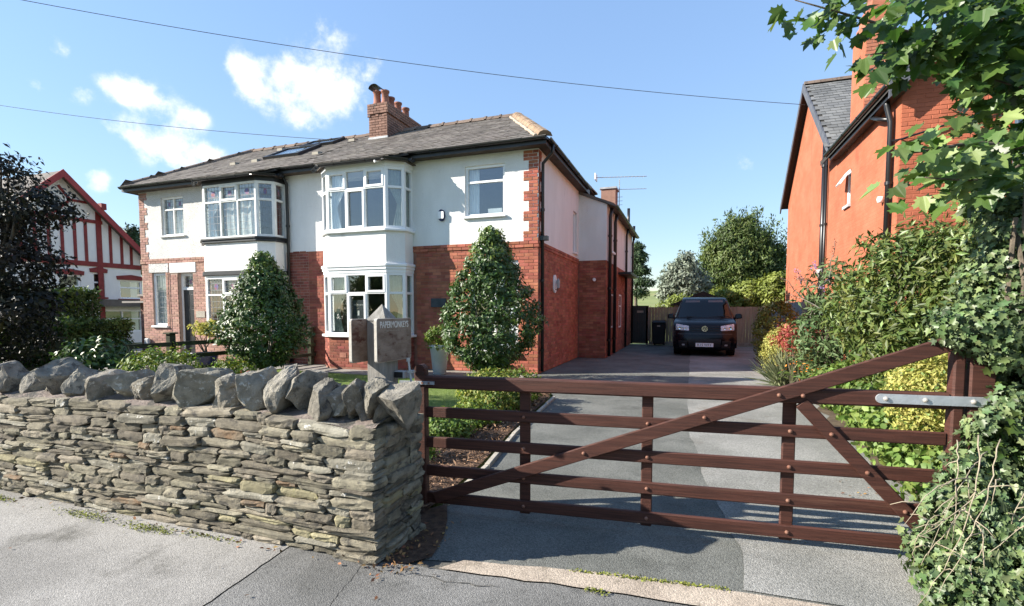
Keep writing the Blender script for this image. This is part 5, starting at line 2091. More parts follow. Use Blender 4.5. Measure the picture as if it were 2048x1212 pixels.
slates(fr_, (NX - .25, 10.68, 5.42), (0, 1, 0), sv, [(0, 0), (4.9, 0), (4.9, sv.length), (0, sv.length)], 'slate_blue', wd=.25, ex=.19, seed=22)


def barge(parent, a, b, th, dp, nrm_, mat='black_paint', name='bargeboard'):
    a, b, n = Vector(a), Vector(b), Vector(nrm_)
    dn = Vector((0, 0, -dp))
    MB().prism([tuple(a), tuple(b), tuple(b + dn), tuple(a + dn)], [tuple(a + n * th), tuple(b + n * th), tuple(b + n * th + dn), tuple(a + n * th + dn)]).build(name, mat, parent)


pm('barge_grey', (.07, .075, .09), (.1, .105, .12), 4, .6)
barge(NH, (NX - .24, 18.35, 8.6), (NX - .24, 21.95, 5.46), .04, .26, (1, 0, 0), 'barge_grey')
barge(NH, (NX - .24, 18.35, 8.6), (NX - .24, 14.9, 5.66), .04, .26, (1, 0, 0), 'barge_grey')
barge(NH, (NX - .27, 10.64, 5.46), (apx, 10.64, 8.68), .04, .3, (0, 1, 0), 'barge_grey')
barge(NH, (FX1 + .27, 10.64, 5.46), (apx, 10.64, 8.68), .04, .3, (0, 1, 0), 'barge_grey')
eaves(NH, [(NX - .22, 14.95), (NX - .22, 10.7)], z=5.46, mat='black_plastic')
box('fascia', 'black_paint', NH, NX - .2, NX - .17, 10.72, 14.9, 5.25, 5.41)
soffit(NH, NX - .17, NX + .02, 10.72, 14.9, 5.28, 5.3)
# chimney with separate bricks
CX0, CX1, CY0, CY1 = 3.49, 4.02, 13.0, 13.95
cs = MB().box(CX0 + .012, CX1 - .012, CY0 + .012, CY1, 5.3, 7.55).build('chimney', 'mortar_pale', NH)
bk = Bricks('brick_chim')
bk.lay((0, CY0), (1, 0), CX0, CX1, 5.3, 7.55)
bk.lay((CX1, 0), (0, 1), CY0, CY1, 5.3, 7.55)
bk.finish(cs, 120)
MB().box(CX0 - .004, CX0 + .013, CY0 + .003, CY1, 5.2, 7.55).build('painted_face', 'brick_orange', cs)
bk = Bricks('brick_chim')
for k, e in enumerate((.025, -.04, -.08, -.11)):
    z_ = 7.55 + k * .15
    box('corbel', 'brick_chim', cs, CX0 - e, CX1 + e, CY0 - e, CY1 + e, z_, z_ + .149)
MB().lathe([(.13, 0), (.12, .1), (.1, .5), (.13, .52), (.13, .6), (.09, .6)], (CX0 + .27, CY0 + .3, 8.15), 12).build('chimney_pot', 'terracotta', cs, smooth=True)
MB().lathe([(.13, 0), (.12, .1), (.1, .5), (.13, .52), (.13, .6), (.09, .6)], (CX0 + .27, CY0 + .72, 8.15), 12).build('chimney_pot', 'terracotta', cs, smooth=True)
for k in range(5):
    y = CY0 - .012
    box('flashing', 'lead', cs, CX0 + .04 + k * .1, CX0 + .14 + k * .1, y, y + .02, 5.42 + k * .1, 5.66 + k * .1)
# pipes
pipe(NH, [(NX - .16, 11.15, 5.38), (NX - .14, 11.15, 5.2), (NX - .07, 11.15, 4.9), (NX - .07, 11.15, .1)], r=.05)
pipe(NH, [(NX - .16, 12.0, 5.3), (NX - .14, 11.6, 5.12), (NX - .07, 11.25, 4.98)], r=.04, clips=False)
pipe(NH, [(NX - .07, 15.95, 6.0), (NX - .07, 15.95, .1)], r=.065, name='soil_pipe')
pipe(NH, [(NX - .06, 15.75, 5.6), (NX - .06, 15.75, .1)], r=.035)
MB().box(NX - .14, NX - .01, 15.75, 16.15, 2.5, 2.6).build('pipe_branch', 'lead', NH)
MB().tube([(NX - .05, 11.1, 4.55), (NX + .02, 10.85, 4.5), (NX + 1.5, 10.84, 4.9)], .018, 6).build('wall_cable', 'black_plastic', NH)
MB().lathe([(.0, .06), (.05, .05), (.06, 0), (.05, -.06), (0, -.07)], (NX - .05, 11.6, 3.6), 10).build('wall_lamp', 'lamp_white', NH, smooth=True)

# ---------------------------------------------------------------- half timbered house on the left
TX = -24.0
TH = empty('half_timbered_house', (-27, 13.2, 0), 'white gabled house with dark red timbering beyond the hedge', 'house')


def ty(y):      # pixel-free helper kept for symmetry about the ridge
    return 13.2 + y


EV, APX = 4.05, 6.95
mb = MB().frame((TX, 0), (0, 1), (1, 0))
tops = [(13.05, 13.85, 1.75, 2.95), (14.3, 14.75, 2.05, 3.1), (15.35, 16.35, 2.0, 2.85), (14.6, 16.3, .5, 1.5)]
wall_rects(mb, 10.1, 16.3, 0, EV, tops, -.3, 0)
mb.build('gable_wall', 'render_white', TH)
MB().prism([(TX - .3, 10.1, EV), (TX - .3, 16.3, EV), (TX - .3, 13.2, APX)], [(TX - .001, 10.1, EV), (TX - .001, 16.3, EV), (TX - .001, 13.2, APX)]).build('gable_top', 'render_white', TH)
box('front_wall', 'render_white', TH, -32, TX - .3, 10.1, 10.4, 0, EV)
box('rear_wall', 'render_white', TH, -32, TX - .3, 16.0, 16.3, 0, EV)


def timber(y0, z0, y1, z1, w_, d=.035):
    a, b = Vector((y0, z0)), Vector((y1, z1))
    n = Vector((-(b - a).y, (b - a).x)).normalized() * w_ / 2
    q = [a - n, b - n, b + n, a + n]
    MB().prism([(TX + .001, p.x, p.y) for p in q], [(TX + d, p.x, p.y) for p in q]).build('timber', 'red_timber', TH)


zt = lambda y: APX - abs(y - 13.2) * (APX - EV) / 3.1
timber(10.15, 3.45, 16.28, 3.45, .2, .04)
timber(11.6, 5.25, 14.75, 5.25, .14, .042)
timber(14.6, 0.0, 14.6, zt(14.6) + .05, .2, .046)
for y in (11.9, 12.35, 12.8, 13.25, 13.7, 14.1):
    timber(y, 3.5, y, 5.2, .11)
for y in (15.05, 15.5, 15.9):
    timber(y, 3.5, y, zt(y), .11)
timber(12.9, 5.3, 13.6, 6.0, .1)
timber(13.6, 6.0, 13.2, 6.5, .1)
timber(13.6, 6.0, 14.2, 6.0, .1)
for (a, b, c, d) in tops[:3]:
    MB().frame((TX, 0), (0, 1), (1, 0)).prism([(a - .1, 0, d), (b + .1, 0, d), (b + .12, 0, d + .16), ((a + b) / 2, 0, d + .24), (a - .12, 0, d + .16)], [(a - .1, .05, d), (b + .1, .05, d), (b + .12, .05, d + .16), ((a + b) / 2, .05, d + .24), (a - .12, .05, d + .16)]).build('window_head', 'red_timber', TH)
    MB().frame((TX, 0), (0, 1), (1, 0)).box(a - .08, b + .08, 0, .08, c - .07, c).build('window_sill', 'red_timber', TH)
for (a, b, c, d) in tops:
    window(TH, (TX - .05, a), (TX - .05, b), c, d, [1] if b - a < 1.2 else [1, 1], [1.6, 1], fw=.07)
    room(TH, TX - 1.6, TX - .31, a - .2, b + .2, c - .2, d + .2)
MB().box(TX, TX + .6, 14.3, 16.4, 1.65, 1.95).build('lean_to_roof', 'slate', TH)
tr_ = MB()
roof_slab(tr_, (TX + .35, 9.75, EV - .33), (TX + .35, 13.2, APX + .1), (-32, 13.2, APX + .1), (-32, 9.75, EV - .33))
roof_slab(tr_, (TX + .35, 16.65, EV - .33), (TX + .35, 13.201, APX + .1), (-32, 13.201, APX + .1), (-32, 16.65, EV - .33))
rt2 = tr_.build('roof', 'slate', TH)
barge(TH, (TX + .36, 13.2, APX + .15), (TX + .36, 16.75, EV - .38), .05, .3, (1, 0, 0), 'red_barge')
barge(TH, (TX + .36, 13.2, APX + .15), (TX + .36, 9.65, EV - .38), .05, .3, (1, 0, 0), 'red_barge')
MB().box(TX + .2, TX + .44, 14.5, 14.7, zt(14.6) + .12, zt(14.6) + .38).build('barge_end', 'red_timber', TH)
# small brick garden wall with coping between the two properties
gl = empty('boundary_wall', (-16.9, 12.2, 0), 'short red brick garden wall butting the left house corner', 'wall')
c_ = MB().box(-17.6, -16.16, 11.9, 12.12, 0, 1.95).build('wall_body', 'mortar_pink', gl)
bk = Bricks('brick_pink')
bk.lay((0, 11.885), (1, 0), -17.6, -16.16, 0, 1.95)
bk.finish(c_, 60)
MB().box(-17.65, -16.16, 11.84, 12.17, 1.95, 2.02).build('wall_coping', 'flagstone', gl)
MB().prism([(-17.9, 11.5, 1.72), (-16.16, 11.5, 1.72), (-16.16, 11.88, 1.72), (-17.9, 11.88, 1.72)], [(-17.9, 11.5, 1.78), (-16.16, 11.5, 1.78), (-16.16, 11.88, 1.78), (-17.9, 11.88, 1.78)]).build('ledge', 'flagstone', gl)

# ---------------------------------------------------------------- fences, side gate, bins, shed
gf = empty('garden_fence', (-9.6, 7, 0), 'low dark rail fence between the two front gardens', 'fence')
for y in (3.4, 5.16, 7.04, 8.95, 10.9):
    MB().box(-9.66, -9.54, y - .06, y + .06, 0, 1.0).build('post', 'fence_wood', gf, bevel=.008)
    MB().box(-9.69, -9.51, y - .09, y + .09, 1.0, 1.03).build('post_cap', 'fence_wood', gf)
for z0 in (.24, .5, .76):
    for a, b in ((3.2, 7.0), (7.02, 10.99)):
        MB().box(-9.535, -9.505, a, b, z0, z0 + .085).build('rail', 'fence_wood', gf, bevel=.004)
rf_ = empty('rear_fence', (.6, 22.5, 0), 'brown vertical board fence across the far end of the drive', 'fence')
x = -1.62
while x < 3.3:
    w_ = .12
    MB().box(x, x + w_ - .006, 22.42 + rng.uniform(0, .012), 22.45, .15, 1.62 + rng.uniform(-.01, .01)).build('board', 'fence_panel', rf_)
    x += w_
for x in (-1.66, .6, 2.9):
    box('post', 'concrete', rf_, x - .06, x + .04, 22.36, 22.48, 0, 1.68)
box('gravel_board', 'concrete', rf_, -1.6, 3.3, 22.40, 22.44, 0, .15)
sg = empty('side_gate', (-2.0, 22.4, 0), 'black boarded side gate beside the house with small pale notice', 'gate')
x = -2.34
while x < -1.72:
    MB().box(x, x + .0985, 22.36, 22.39, .05, 1.68).build('board', 'black_paint', sg)
    x += .1
for zz in (.3, .9, 1.5):
    box('ledge', 'black_paint', sg, -2.34, -1.73, 22.39, 22.43, zz, zz + .09)
box('notice', 'plaque_stone', sg, -2.1, -1.83, 22.35, 22.359, 1.38, 1.47)
sf = empty('boundary_fence', (3.2, 19.5, 0), 'grey weathered board fence along the right boundary beside the van', 'fence')
y = 16.6
while y < 22.3:
    MB().box(3.12 + rng.uniform(0, .01), 3.15, y, y + .118, .1, 1.72 + rng.uniform(-.015, .015)).build('board', 'fence_grey', sf)
    y += .125
for y in (16.6, 19.4, 22.2):
    box('post', 'fence_grey', sf, 3.15, 3.25, y, y + .1, 0, 1.78)
wb = empty('wheelie_bin', (-1.15, 21.9, 0), 'black wheeled refuse bin in front of the rear fence', 'bin')
MB().prism([(-1.38, 21.7, .08), (-.93, 21.7, .08), (-.93, 22.15, .08), (-1.38, 22.15, .08)], [(-1.43, 21.62, .95), (-.88, 21.62, .95), (-.88, 22.25, .95), (-1.43, 22.25, .95)]).build('bin_body', 'bin_black', wb, bevel=.02)
MB().prism([(-1.45, 21.58, .955), (-.86, 21.58, .955), (-.86, 22.28, .955), (-1.45, 22.28, .955)], [(-1.4, 21.62, 1.02), (-.91, 21.62, 1.02), (-.91, 22.25, 1.06), (-1.4, 22.25, 1.06)]).build('lid', 'bin_black', wb, bevel=.015)
MB().box(-1.22, -1.09, 21.605, 21.625, .8, .86).build('bin_label', 'plaque_stone', wb)
for x in (-1.36, -.98):
    MB().tube([(x, 22.2, .1), (x + .05, 22.2, .1)], .1, 12).build('wheel', 'tyre', wb)
sh = empty('garden_shed', (.5, 24.6, 0), 'dark pitched roof garden shed behind the fence and van', 'shed')
box('shed_wall', 'fence_panel', sh, -.6, 1.8, 23.6, 25.6, 0, 1.75)
MB().prism([(-.8, 23.45, 1.72), (.6, 23.45, 2.32), (2.0, 23.45, 1.72)], [(-.8, 25.8, 1.72), (.6, 25.8, 2.32), (2.0, 25.8, 1.72)]).build('shed_roof', 'shed_roof', sh)

# ---------------------------------------------------------------- van
VX, VY = .5, 16.95
van = empty('parked_van', (VX, VY + 2.4, 0), 'dark blue van parked nose out in the shade at the end of the drive', 'van')
# profile from front bumper over roof: (y, z, half width, plan curvature)
PR = [(.16, .20, .84, .10), (.03, .28, .90, .13), (.0, .46, .93, .15), (.03, .66, .945, .16), (.07, .78, .95, .17), (.10, .93, .95, .18), (.16, 1.03, .945, .19), (.42, 1.12, .925, .2), (.66, 1.17, .905, .2), (.74, 1.20, .89, .2),
      (1.14, 1.55, .80, .17), (1.42, 1.80, .735, .13), (1.55, 1.87, .70, .10), (1.8, 1.925, .68, .06), (2.6, 1.955, .68, .02), (4.4, 1.94, .68, 0), (4.78, 1.86, .69, -.04), (4.88, 1.5, .80, -.06), (4.9, 1.0, .92, -.06), (4.88, .5, .93, -.05), (4.8, .25, .9, -.03)]
NXV = 17


def van_pt(i, q):
    y, z, hw, cv = PR[i]
    x = hw * q
    return (VX + x, VY + y + cv * abs(q) ** 3.2, z)


vs, fs = [], []
for i in range(len(PR)):
    for k in range(NXV):
        vs.append(van_pt(i, -1 + 2 * k / (NXV - 1)))
for i in range(len(PR) - 1):
    for k in range(NXV - 1):
        fs.append((i * NXV + k, i * NXV + k + 1, (i + 1) * NXV + k + 1, (i + 1) * NXV + k))
vb = MB()
vb.add(vs, fs)
# flanks: join both edges through belt and sill lines
for s_, kk in ((-1, 0), (1, NXV - 1)):
    edge = [vs[i * NXV + kk] for i in range(len(PR))]
    ring = edge + []
    fl = [(VX + s_ * .952, e[1], max(.3, min(e[2], 1.2))) for e in edge]
    n0 = len(edge)
    for i in range(n0 - 1):
        q = [edge[i], edge[i + 1], fl[i + 1], fl[i]]
        if s_ > 0:
            q = q[::-1]
        vb.add(q, [(0, 1, 2, 3)])
    low = [p for p in fl]
    vb.add(low, [tuple(range(n0))])
body = vb.build('body', 'van_paint', van, smooth=True)
bmx = bmesh.new()
bmx.from_mesh(body.data)
bmesh.ops.remove_doubles(bmx, verts=bmx.verts, dist=.002)
bmesh.ops.recalc_face_normals(bmx, faces=bmx.faces)
bmx.to_mesh(body.data)
bmx.free()


def van_patch(name, mat, z0, z1, q0, q1, off, parent=van, nq=14, nz=6, smooth=True, shape=None):
    """patch lying on the front surface between heights z0,z1 and lateral q0..q1"""
    def surf(z, q):
        for i in range(len(PR) - 1):
            if PR[i][1] <= z <= PR[i + 1][1] and i < 14:
                t = (z - PR[i][1]) / (PR[i + 1][1] - PR[i][1])
                a, b = Vector(van_pt(i, q)), Vector(van_pt(i + 1, q))
                return a.lerp(b, t)
        return Vector(van_pt(0, q))
    mb = MB()
    v = []
    for j in range(nz + 1):
        for k in range(nq + 1):
            tz, tq = j / nz, k / nq
            if shape:
                z, q = shape(tz, tq)
            else:
                z, q = z0 + (z1 - z0) * tz, q0 + (q1 - q0) * tq
            p = surf(z, q)
            v.append((p.x + off * .25 * q, p.y - off, p.z + off * .3))
    mb.add(v, [(j * (nq + 1) + k, j * (nq + 1) + k + 1, (j + 1) * (nq + 1) + k + 1, (j + 1) * (nq + 1) + k) for j in range(nz) for k in range(nq)])
    return mb.build(name, mat, parent, smooth=smooth)


ws_ = van_patch('windscreen', 'van_trim', 1.205, 1.85, -.97, .97, .004)
van_patch('glass', 'glass_van', 0, 0, 0, 0, .012, ws_, shape=lambda a, b: (1.235 + a * .595, (-.93 + 1.86 * b)))
for (a, b) in ((-.8, -.18), (.18, .8)):
    van_patch('sun_visor', 'visor', 0, 0, 0, 0, .009, ws_, shape=lambda t, s, a=a, b=b: (1.73 + t * .08, a + (b - a) * s))
van_patch('grille', 'van_trim', .80, .985, -.46, .46, .004)
gr_ = van_patch('grille_bar', 'van_paint', .84, .875, -.46, .46, .012)
van_patch('grille_bar', 'van_paint', .915, .945, -.46, .46, .012)
van_patch('bumper_line', 'black_plastic', .70, .735, -.86, .86, .006)
van_patch('lower_intake', 'van_trim', .26, .56, -.52, .52, .004)
for s_ in (-1, 1):
    hl = van_patch('headlight', 'lamp_lens', 0, 0, 0, 0, .008, shape=lambda t, u, s_=s_: (.82 + .02 * u + t * (.15 + .05 * u), s_ * (.5 + u * .42)))
    for (q, zz, r) in ((.80, .905, .06), (.62, .89, .045)):
        cx = VX + s_ * q * .95
        yy = VY + .09 + .18 * q ** 3.2 - .025
        v = []
        for (rr, d) in ((r, 0), (r * .8, -.004), (r * .5, .01)):
            v += [(cx + rr * math.cos(2 * math.pi * k / 14), yy + d, zz + rr * math.sin(2 * math.pi * k / 14)) for k in range(14)]
        MB_ = MB()
        MB_.add(v, [(i * 14 + k, i * 14 + (k + 1) % 14, (i + 1) * 14 + (k + 1) % 14, (i + 1) * 14 + k) for i in range(2) for k in range(14)] + [tuple(range(28, 42))])
        MB_.build('reflector', 'chrome', hl, smooth=True)
    van_patch('fog_lamp', 'galv', .345, .395, s_ * .65, s_ * .74, .008)
    van_patch('bumper_intake', 'van_trim', .28, .5, s_ * .56, s_ * .84, .004)
    mr_ = MB()
    mr_.prism([(VX + s_ * .93, VY + .98, 1.19), (VX + s_ * 1.16, VY + .96, 1.20), (VX + s_ * 1.17, VY + 1.1, 1.20), (VX + s_ * .93, VY + 1.1, 1.19)],
              [(VX + s_ * .97, VY + 1.0, 1.36), (VX + s_ * 1.15, VY + .98, 1.36), (VX + s_ * 1.15, VY + 1.1, 1.36), (VX + s_ * .97, VY + 1.1, 1.36)])
    mr_.build('wing_mirror', 'van_paint', van, bevel=.03)
    MB().box(*(sorted((VX + s_ * .80, VX + s_ * .97))), VY + 1.0, VY + 1.08, 1.18, 1.24).build('mirror_arm', 'van_trim', van)
    for y in (VY + .95, VY + 3.95):
        wv = MB().tube([(VX + s_ * .70, y, .34), (VX + s_ * .945, y, .34)], .335, 24).build('wheel', 'tyre', van)
        MB().tube([(VX + s_ * .946, y, .34), (VX + s_ * .955, y, .34)], .2, 16).build('rim', 'lead', wv)
    van_patch('side_window', 'van_trim', 0, 0, 0, 0, .0, shape=lambda t, u, s_=s_: (1.26 + .5 * t, s_ * (.975 + .02 * u)))
# wipers
for (a, b) in ((-.55, .1), (.1, .75)):
    MB().tube([(VX + a, VY + .80, 1.255), (VX + b, VY + .84, 1.285)], .012, 5).build('wiper', 'van_trim', van)
# number plate
plt = MB().box(VX - .265, VX + .265, VY - .022, VY - .006, .315, .435).build('number_plate', 'plate_white', van, bevel=.004)
me = text_mesh('K15 WFT', .105, .001)
me.materials.append(M['van_trim'])
xs = [v.co.x for v in me.vertices]
k_ = .42 / (max(xs) - min(xs))
o_ = link('lettering', me, None, plt)
o_.matrix_local = Matrix.Translation(Vector((VX, VY - .0235, .375)) - WORG[van.name]) @ Matrix.Rotation(R(90), 4, 'X') @ Matrix.Diagonal((k_, 1, 1, 1))
# round emblem: ring with V over W
em = MB()
ey = VY + .052
v = []
for r_ in (.088, .074):
    for d in (0, .012):
        v += [(VX + r_ * math.cos(2 * math.pi * k / 28), ey - d, .885 + r_ * math.sin(2 * math.pi * k / 28)) for k in range(28)]
em.add(v, [(a * 28 + k, a * 28 + (k + 1) % 28, b * 28 + (k + 1) % 28, b * 28 + k) for (a, b) in ((0, 1), (1, 3), (3, 2)) for k in range(28)])


def stroke(mb, a, b, w_=.014):
    a, b = Vector(a), Vector(b)
    n = Vector((-(b - a).y, (b - a).x)).normalized() * w_ / 2
    q = [a - n, b - n, b + n, a + n]
    mb.prism([(VX + p.x, ey - .012, .885 + p.y) for p in q], [(VX + p.x, ey - .001, .885 + p.y) for p in q])


for s_ in (-1, 1):
    stroke(em, (s_ * .034, .072), (0, .008))
    stroke(em, (s_ * .066, .042), (s_ * .03, -.062))
    stroke(em, (s_ * .03, -.062), (0, -.004))
emo = em.build('emblem', 'chrome', van)
dsc = MB()
dsc.prism([(VX + .08 * math.cos(2 * math.pi * k / 28), ey, .885 + .08 * math.sin(2 * math.pi * k / 28)) for k in range(28)], [(VX + .08 * math.cos(2 * math.pi * k / 28), ey + .03, .885 + .08 * math.sin(2 * math.pi * k / 28)) for k in range(28)])
dsc.build('emblem_disc', 'van_trim', emo)

# ---------------------------------------------------------------- overhead wires, drifting seed
def wire(label, a, b, sag, r=.008):
    a, b = Vector(a), Vector(b)
    pts = [a.lerp(b, k / 24) - Vector((0, 0, sag * 4 * (k / 24) * (1 - k / 24))) for k in range(25)]
    o = MB().tube(pts, r, 6).build('overhead_wire', 'wire_black')
    tag(o, label, 'wire', 'overhead wires')


wire('long overhead wire running from upper left to the orange house gable', (-16.4, 8.3, 9.42), (3.26, 17.9, 7.79), .32)
wire('lower overhead wire ending at the ridge of the left half house', (-23.6, 11.3, 8.86), (-11.2, 13.72, 7.03), .12)
# ---------------------------------------------------------------- vegetation
leaf_me = {}


def leaf_objects(root, P, Nn, size, kind, mats, limit, droop=.3, name='leaf', stuff_name='foliage', sj=.3):
    """the leaves that show largest as objects, all others joined"""
    P, Nn = np.asarray(P, float), np.asarray(Nn, float)
    d = P - np.array([0, 0, CAMH])
    z = d @ FW
    u = 1024 + 1000 * (d @ RT) / np.maximum(z, .05)
    v = 682 - 1000 * (d @ UP) / np.maximum(z, .05)
    score = np.where((z > .3) & (u > 0) & (u < 2048) & (v > 0) & (v < 1212), 1 / np.maximum(z, .3), 0)
    od = np.argsort(-score)
    near, far = od[:limit], od[limit:]
    o3 = org(root)
    lv, lf = leaf_shape(kind)
    for m in mats:
        if (kind, m) not in leaf_me:
            me = bpy.data.meshes.new(name)
            me.from_pydata([tuple(p) for p in lv], [], lf)
            me.materials.append(M[m])
            leaf_me[(kind, m)] = me
    for i in near:
        n = Vector(Nn[i] + nr.normal(0, .35, 3)).normalized()
        t = Vector(nr.normal(0, 1, 3)) + Vector((0, 0, -droop)) + n * .2
        t = (t - n * t.dot(n) * .8).normalized()
        s = t.cross(n).normalized()
        up = s.cross(t)
        k = size * (1 + nr.uniform(-sj, sj))
        p = Vector(P[i]) - o3
        o = link(name, leaf_me[(kind, mats[int(nr.integers(len(mats)))])], None, root)
        o.matrix_local = Matrix(((s.x * k, t.x * k, up.x * k, p.x), (s.y * k, t.y * k, up.y * k, p.y), (s.z * k, t.z * k, up.z * k, p.z), (0, 0, 0, 1)))
    if len(far):
        lab = nr.integers(len(mats), size=len(far))
        for j, m in enumerate(mats):
            f = far[lab == j]
            if len(f):
                leaves(stuff_name, m, root, P[f], Nn[f], size, kind, droop, sj, stuff=True)


def W(a, b, dist):
    """point seen in direction (a, b) at a distance along the view axis"""
    p = np.array([0, 0, CAMH]) + ray(a, b) * dist
    return Vector(p)


# clipped bay trees: cone-ish crowns
def bay_tree(label, base, h, r, seed, lean=0.0):
    root = empty('bay_tree', base, label, 'tree', 'evergreen trees in the front garden')
    mb = MB()
    for k in range(4):
        a = k * 1.7
        limb(mb, (base[0] + .05 * math.cos(a), base[1] + .05 * math.sin(a), 0), (base[0] + .25 * math.cos(a), base[1] + .25 * math.sin(a), h * .55), .03, .012, .03, 6)
    mb.build('trunk', 'bark_pale', root, smooth=True)
    prof = [(.10, .35), (.22, .85), (.32, 1.0), (.45, .97), (.6, .82), (.75, .6), (.88, .36), (1.0, .1)]

    def rad(t):
        for (a, b), (c, d) in zip(prof[:-1], prof[1:]):
            if a <= t <= c:
                return b + (d - b) * (t - a) / (c - a)
        return .1
    n = 900
    P, Nn, new = [], [], []
    for i in range(n):
        t = nr.uniform(.1, 1) ** 1.15
        ph = nr.uniform(0, 2 * math.pi)
        lump = 1 + .22 * mnoise.noise(Vector((math.cos(ph) * 1.6, math.sin(ph) * 1.6, t * 4 + seed))) + .1 * mnoise.noise(Vector((math.cos(ph) * 5, math.sin(ph) * 5, t * 11 + seed)))
        rr = r * rad(t) * lump * (nr.uniform(.8, 1.03) if i % 4 else nr.uniform(.35, .8))
        c = np.array([base[0] + rr * math.cos(ph) + lean * t, base[1] + rr * math.sin(ph), t * h])
        m = 20
        q = nr.normal(0, 1, (m, 3))
        q /= np.linalg.norm(q, axis=1)[:, None]
        csz = .12 * nr.uniform(.6, 1.3)
        P.append(c + q * csz * nr.uniform(.2, 1, (m, 1)) + np.array([0, 0, 1]) * nr.uniform(0, .05, (m, 1)))
        Nn.append(q * .6 + np.array([math.cos(ph), math.sin(ph), .55]))
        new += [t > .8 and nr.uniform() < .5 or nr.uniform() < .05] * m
    # upright shoots at the top
    for i in range(16):
        a, l = nr.uniform(0, 6.28), nr.uniform(.12, .4)
        b0 = np.array([base[0] + .12 * math.cos(a) * r + lean + nr.uniform(-.2, .2) * r, base[1] + nr.uniform(-.15, .15) * r, h * .9])
        for k in range(16):
            P.append((b0 + np.array([0, 0, l * k / 16]) + nr.normal(0, .02, 3))[None])
            Nn.append(nr.normal(0, 1, (1, 3)))
            new.append(True)
    P, Nn, new = np.concatenate(P), np.concatenate(Nn), np.array(new)
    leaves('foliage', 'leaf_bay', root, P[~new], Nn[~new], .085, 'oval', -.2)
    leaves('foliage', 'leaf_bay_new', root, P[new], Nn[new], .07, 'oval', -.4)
    return root


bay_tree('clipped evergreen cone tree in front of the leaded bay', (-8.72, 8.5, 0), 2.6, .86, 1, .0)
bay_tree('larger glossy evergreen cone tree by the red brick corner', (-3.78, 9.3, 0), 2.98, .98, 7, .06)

# left: dark copper tree, hedges
tb = (-9.5, 4.3, 0)
plant('copper_tree', 'dark copper leaved tree at the left edge behind the wall', 'tree', tb,
      [(-9.5, 4.25, 2.2, .8, .8, 1.0), (-9.5, 4.3, 3.15, .7, .7, .65), (-8.85, 4.3, 2.05, .5, .6, .4), (-9.7, 4.3, 1.2, 1.0, .7, .6), (-8.5, 4.4, 2.85, .4, .4, .3), (-8.5, 4.3, 1.5, .35, .4, .3)],
      760, 20, .19, .075, 'leaf_dark', trunk=(.09, 1.1), stems=20, shell=.45, droop=.5)


def hedge(name, label, x0, x1, y0, y1, h, n, mat, size=.08, group=None):
    root = empty(name, ((x0 + x1) / 2, (y0 + y1) / 2, 0), label, 'hedge', group)
    mb = MB()
    for k in range(14):
        x, y = rng.uniform(x0, x1), rng.uniform(y0, y1)
        limb(mb, (x, y, 0), (x + rng.uniform(-.3, .3), y + rng.uniform(-.2, .2), h * .9), .03, .01, .05, 5)
    mb.build('stem', 'bark', root)
    P, Nn = [], []
    faces = [((x0, x1), (y0, y0), (0, h), (0, -1, .2)), ((x1, x1), (y0, y1), (0, h), (1, 0, .2)), ((x0, x1), (y0, y1), (h, h), (0, 0, 1)), ((x0, x0), (y0, y1), (0, h), (-1, 0, .2)), ((x0, x1), (y1, y1), (0, h), (0, 1, .2))]
    ar = [max(.02, (a[1] - a[0] or 1) * (b[1] - b[0] or 1) * (c[1] - c[0] or 1)) for a, b, c, _ in faces]
    for f, a_ in zip(faces, ar):
        m = int(n * a_ / sum(ar))
        q = np.stack([nr.uniform(*f[0], m), nr.uniform(*f[1], m), nr.uniform(*f[2], m)], 1)
        nn = np.array(f[3])
        bump_ = np.array([mnoise.noise(Vector(p) * 1.6) * .16 + mnoise.noise(Vector(p) * 5) * .07 for p in q])
        q = q + nn * (bump_ - nr.uniform(0, .22, m))[:, None] + nr.normal(0, .03, q.shape)
        P.append(q)
        Nn.append(np.tile(nn, (m, 1)) + np.array([0, 0, .3]))
    P, Nn = np.concatenate(P), np.concatenate(Nn)
    ok = P[:, 2] > .02
    leaves('foliage', mat, root, P[ok], Nn[ok], size, 'oval')
    return root


hedge('garden_hedge', 'long dark clipped hedge between copper tree and half timbered house', -18.6, -17.2, 5.2, 11.3, 1.15, 26000, 'leaf_hedge', .1, 'clipped hedges')
hedge('garden_hedge', 'taller sunlit hedge rising in front of the half timbered house', -20.4, -18.7, 7.6, 11.3, 2.15, 24000, 'leaf_hedge', .12, 'clipped hedges')
hedge('garden_hedge', 'low shaded hedge just behind the far left end of the wall', -13.2, -9.9, 4.7, 5.5, 1.35, 24000, 'leaf_privet', .08, 'clipped hedges')
plant('monkey_puzzle', 'dark spiky conifer top showing behind the half timbered roof', 'tree', (-34, 22.7, 0),
      [(-34, 22.7, 6.3, .35, .35, .7), (-34, 22.5, 5.6, .7, .7, .25), (-34, 22.7, 5.0, .85, .85, .25), (-34, 22.7, 4.2, 1.0, 1.0, .3), (-34, 22.8, 6.0, .6, .6, .2)], 160, 22, .3, .28, 'leaf_pine', 'long', trunk=(.15, 6.6), stems=14, shell=.2)


def bush(name, label, c, r, n, mat, size, kind='oval', cat='bush', group=None, shell=.8, cr=.09, per=18, second=None, droop=.2, **k):
    return plant(name, label, cat, (c[0], c[1], 0), [(c[0], c[1], c[2], r[0], r[1], r[2])], n, per, cr, size, mat, kind, stems=8, group=group, shell=shell, second=second, droop=droop, **k)


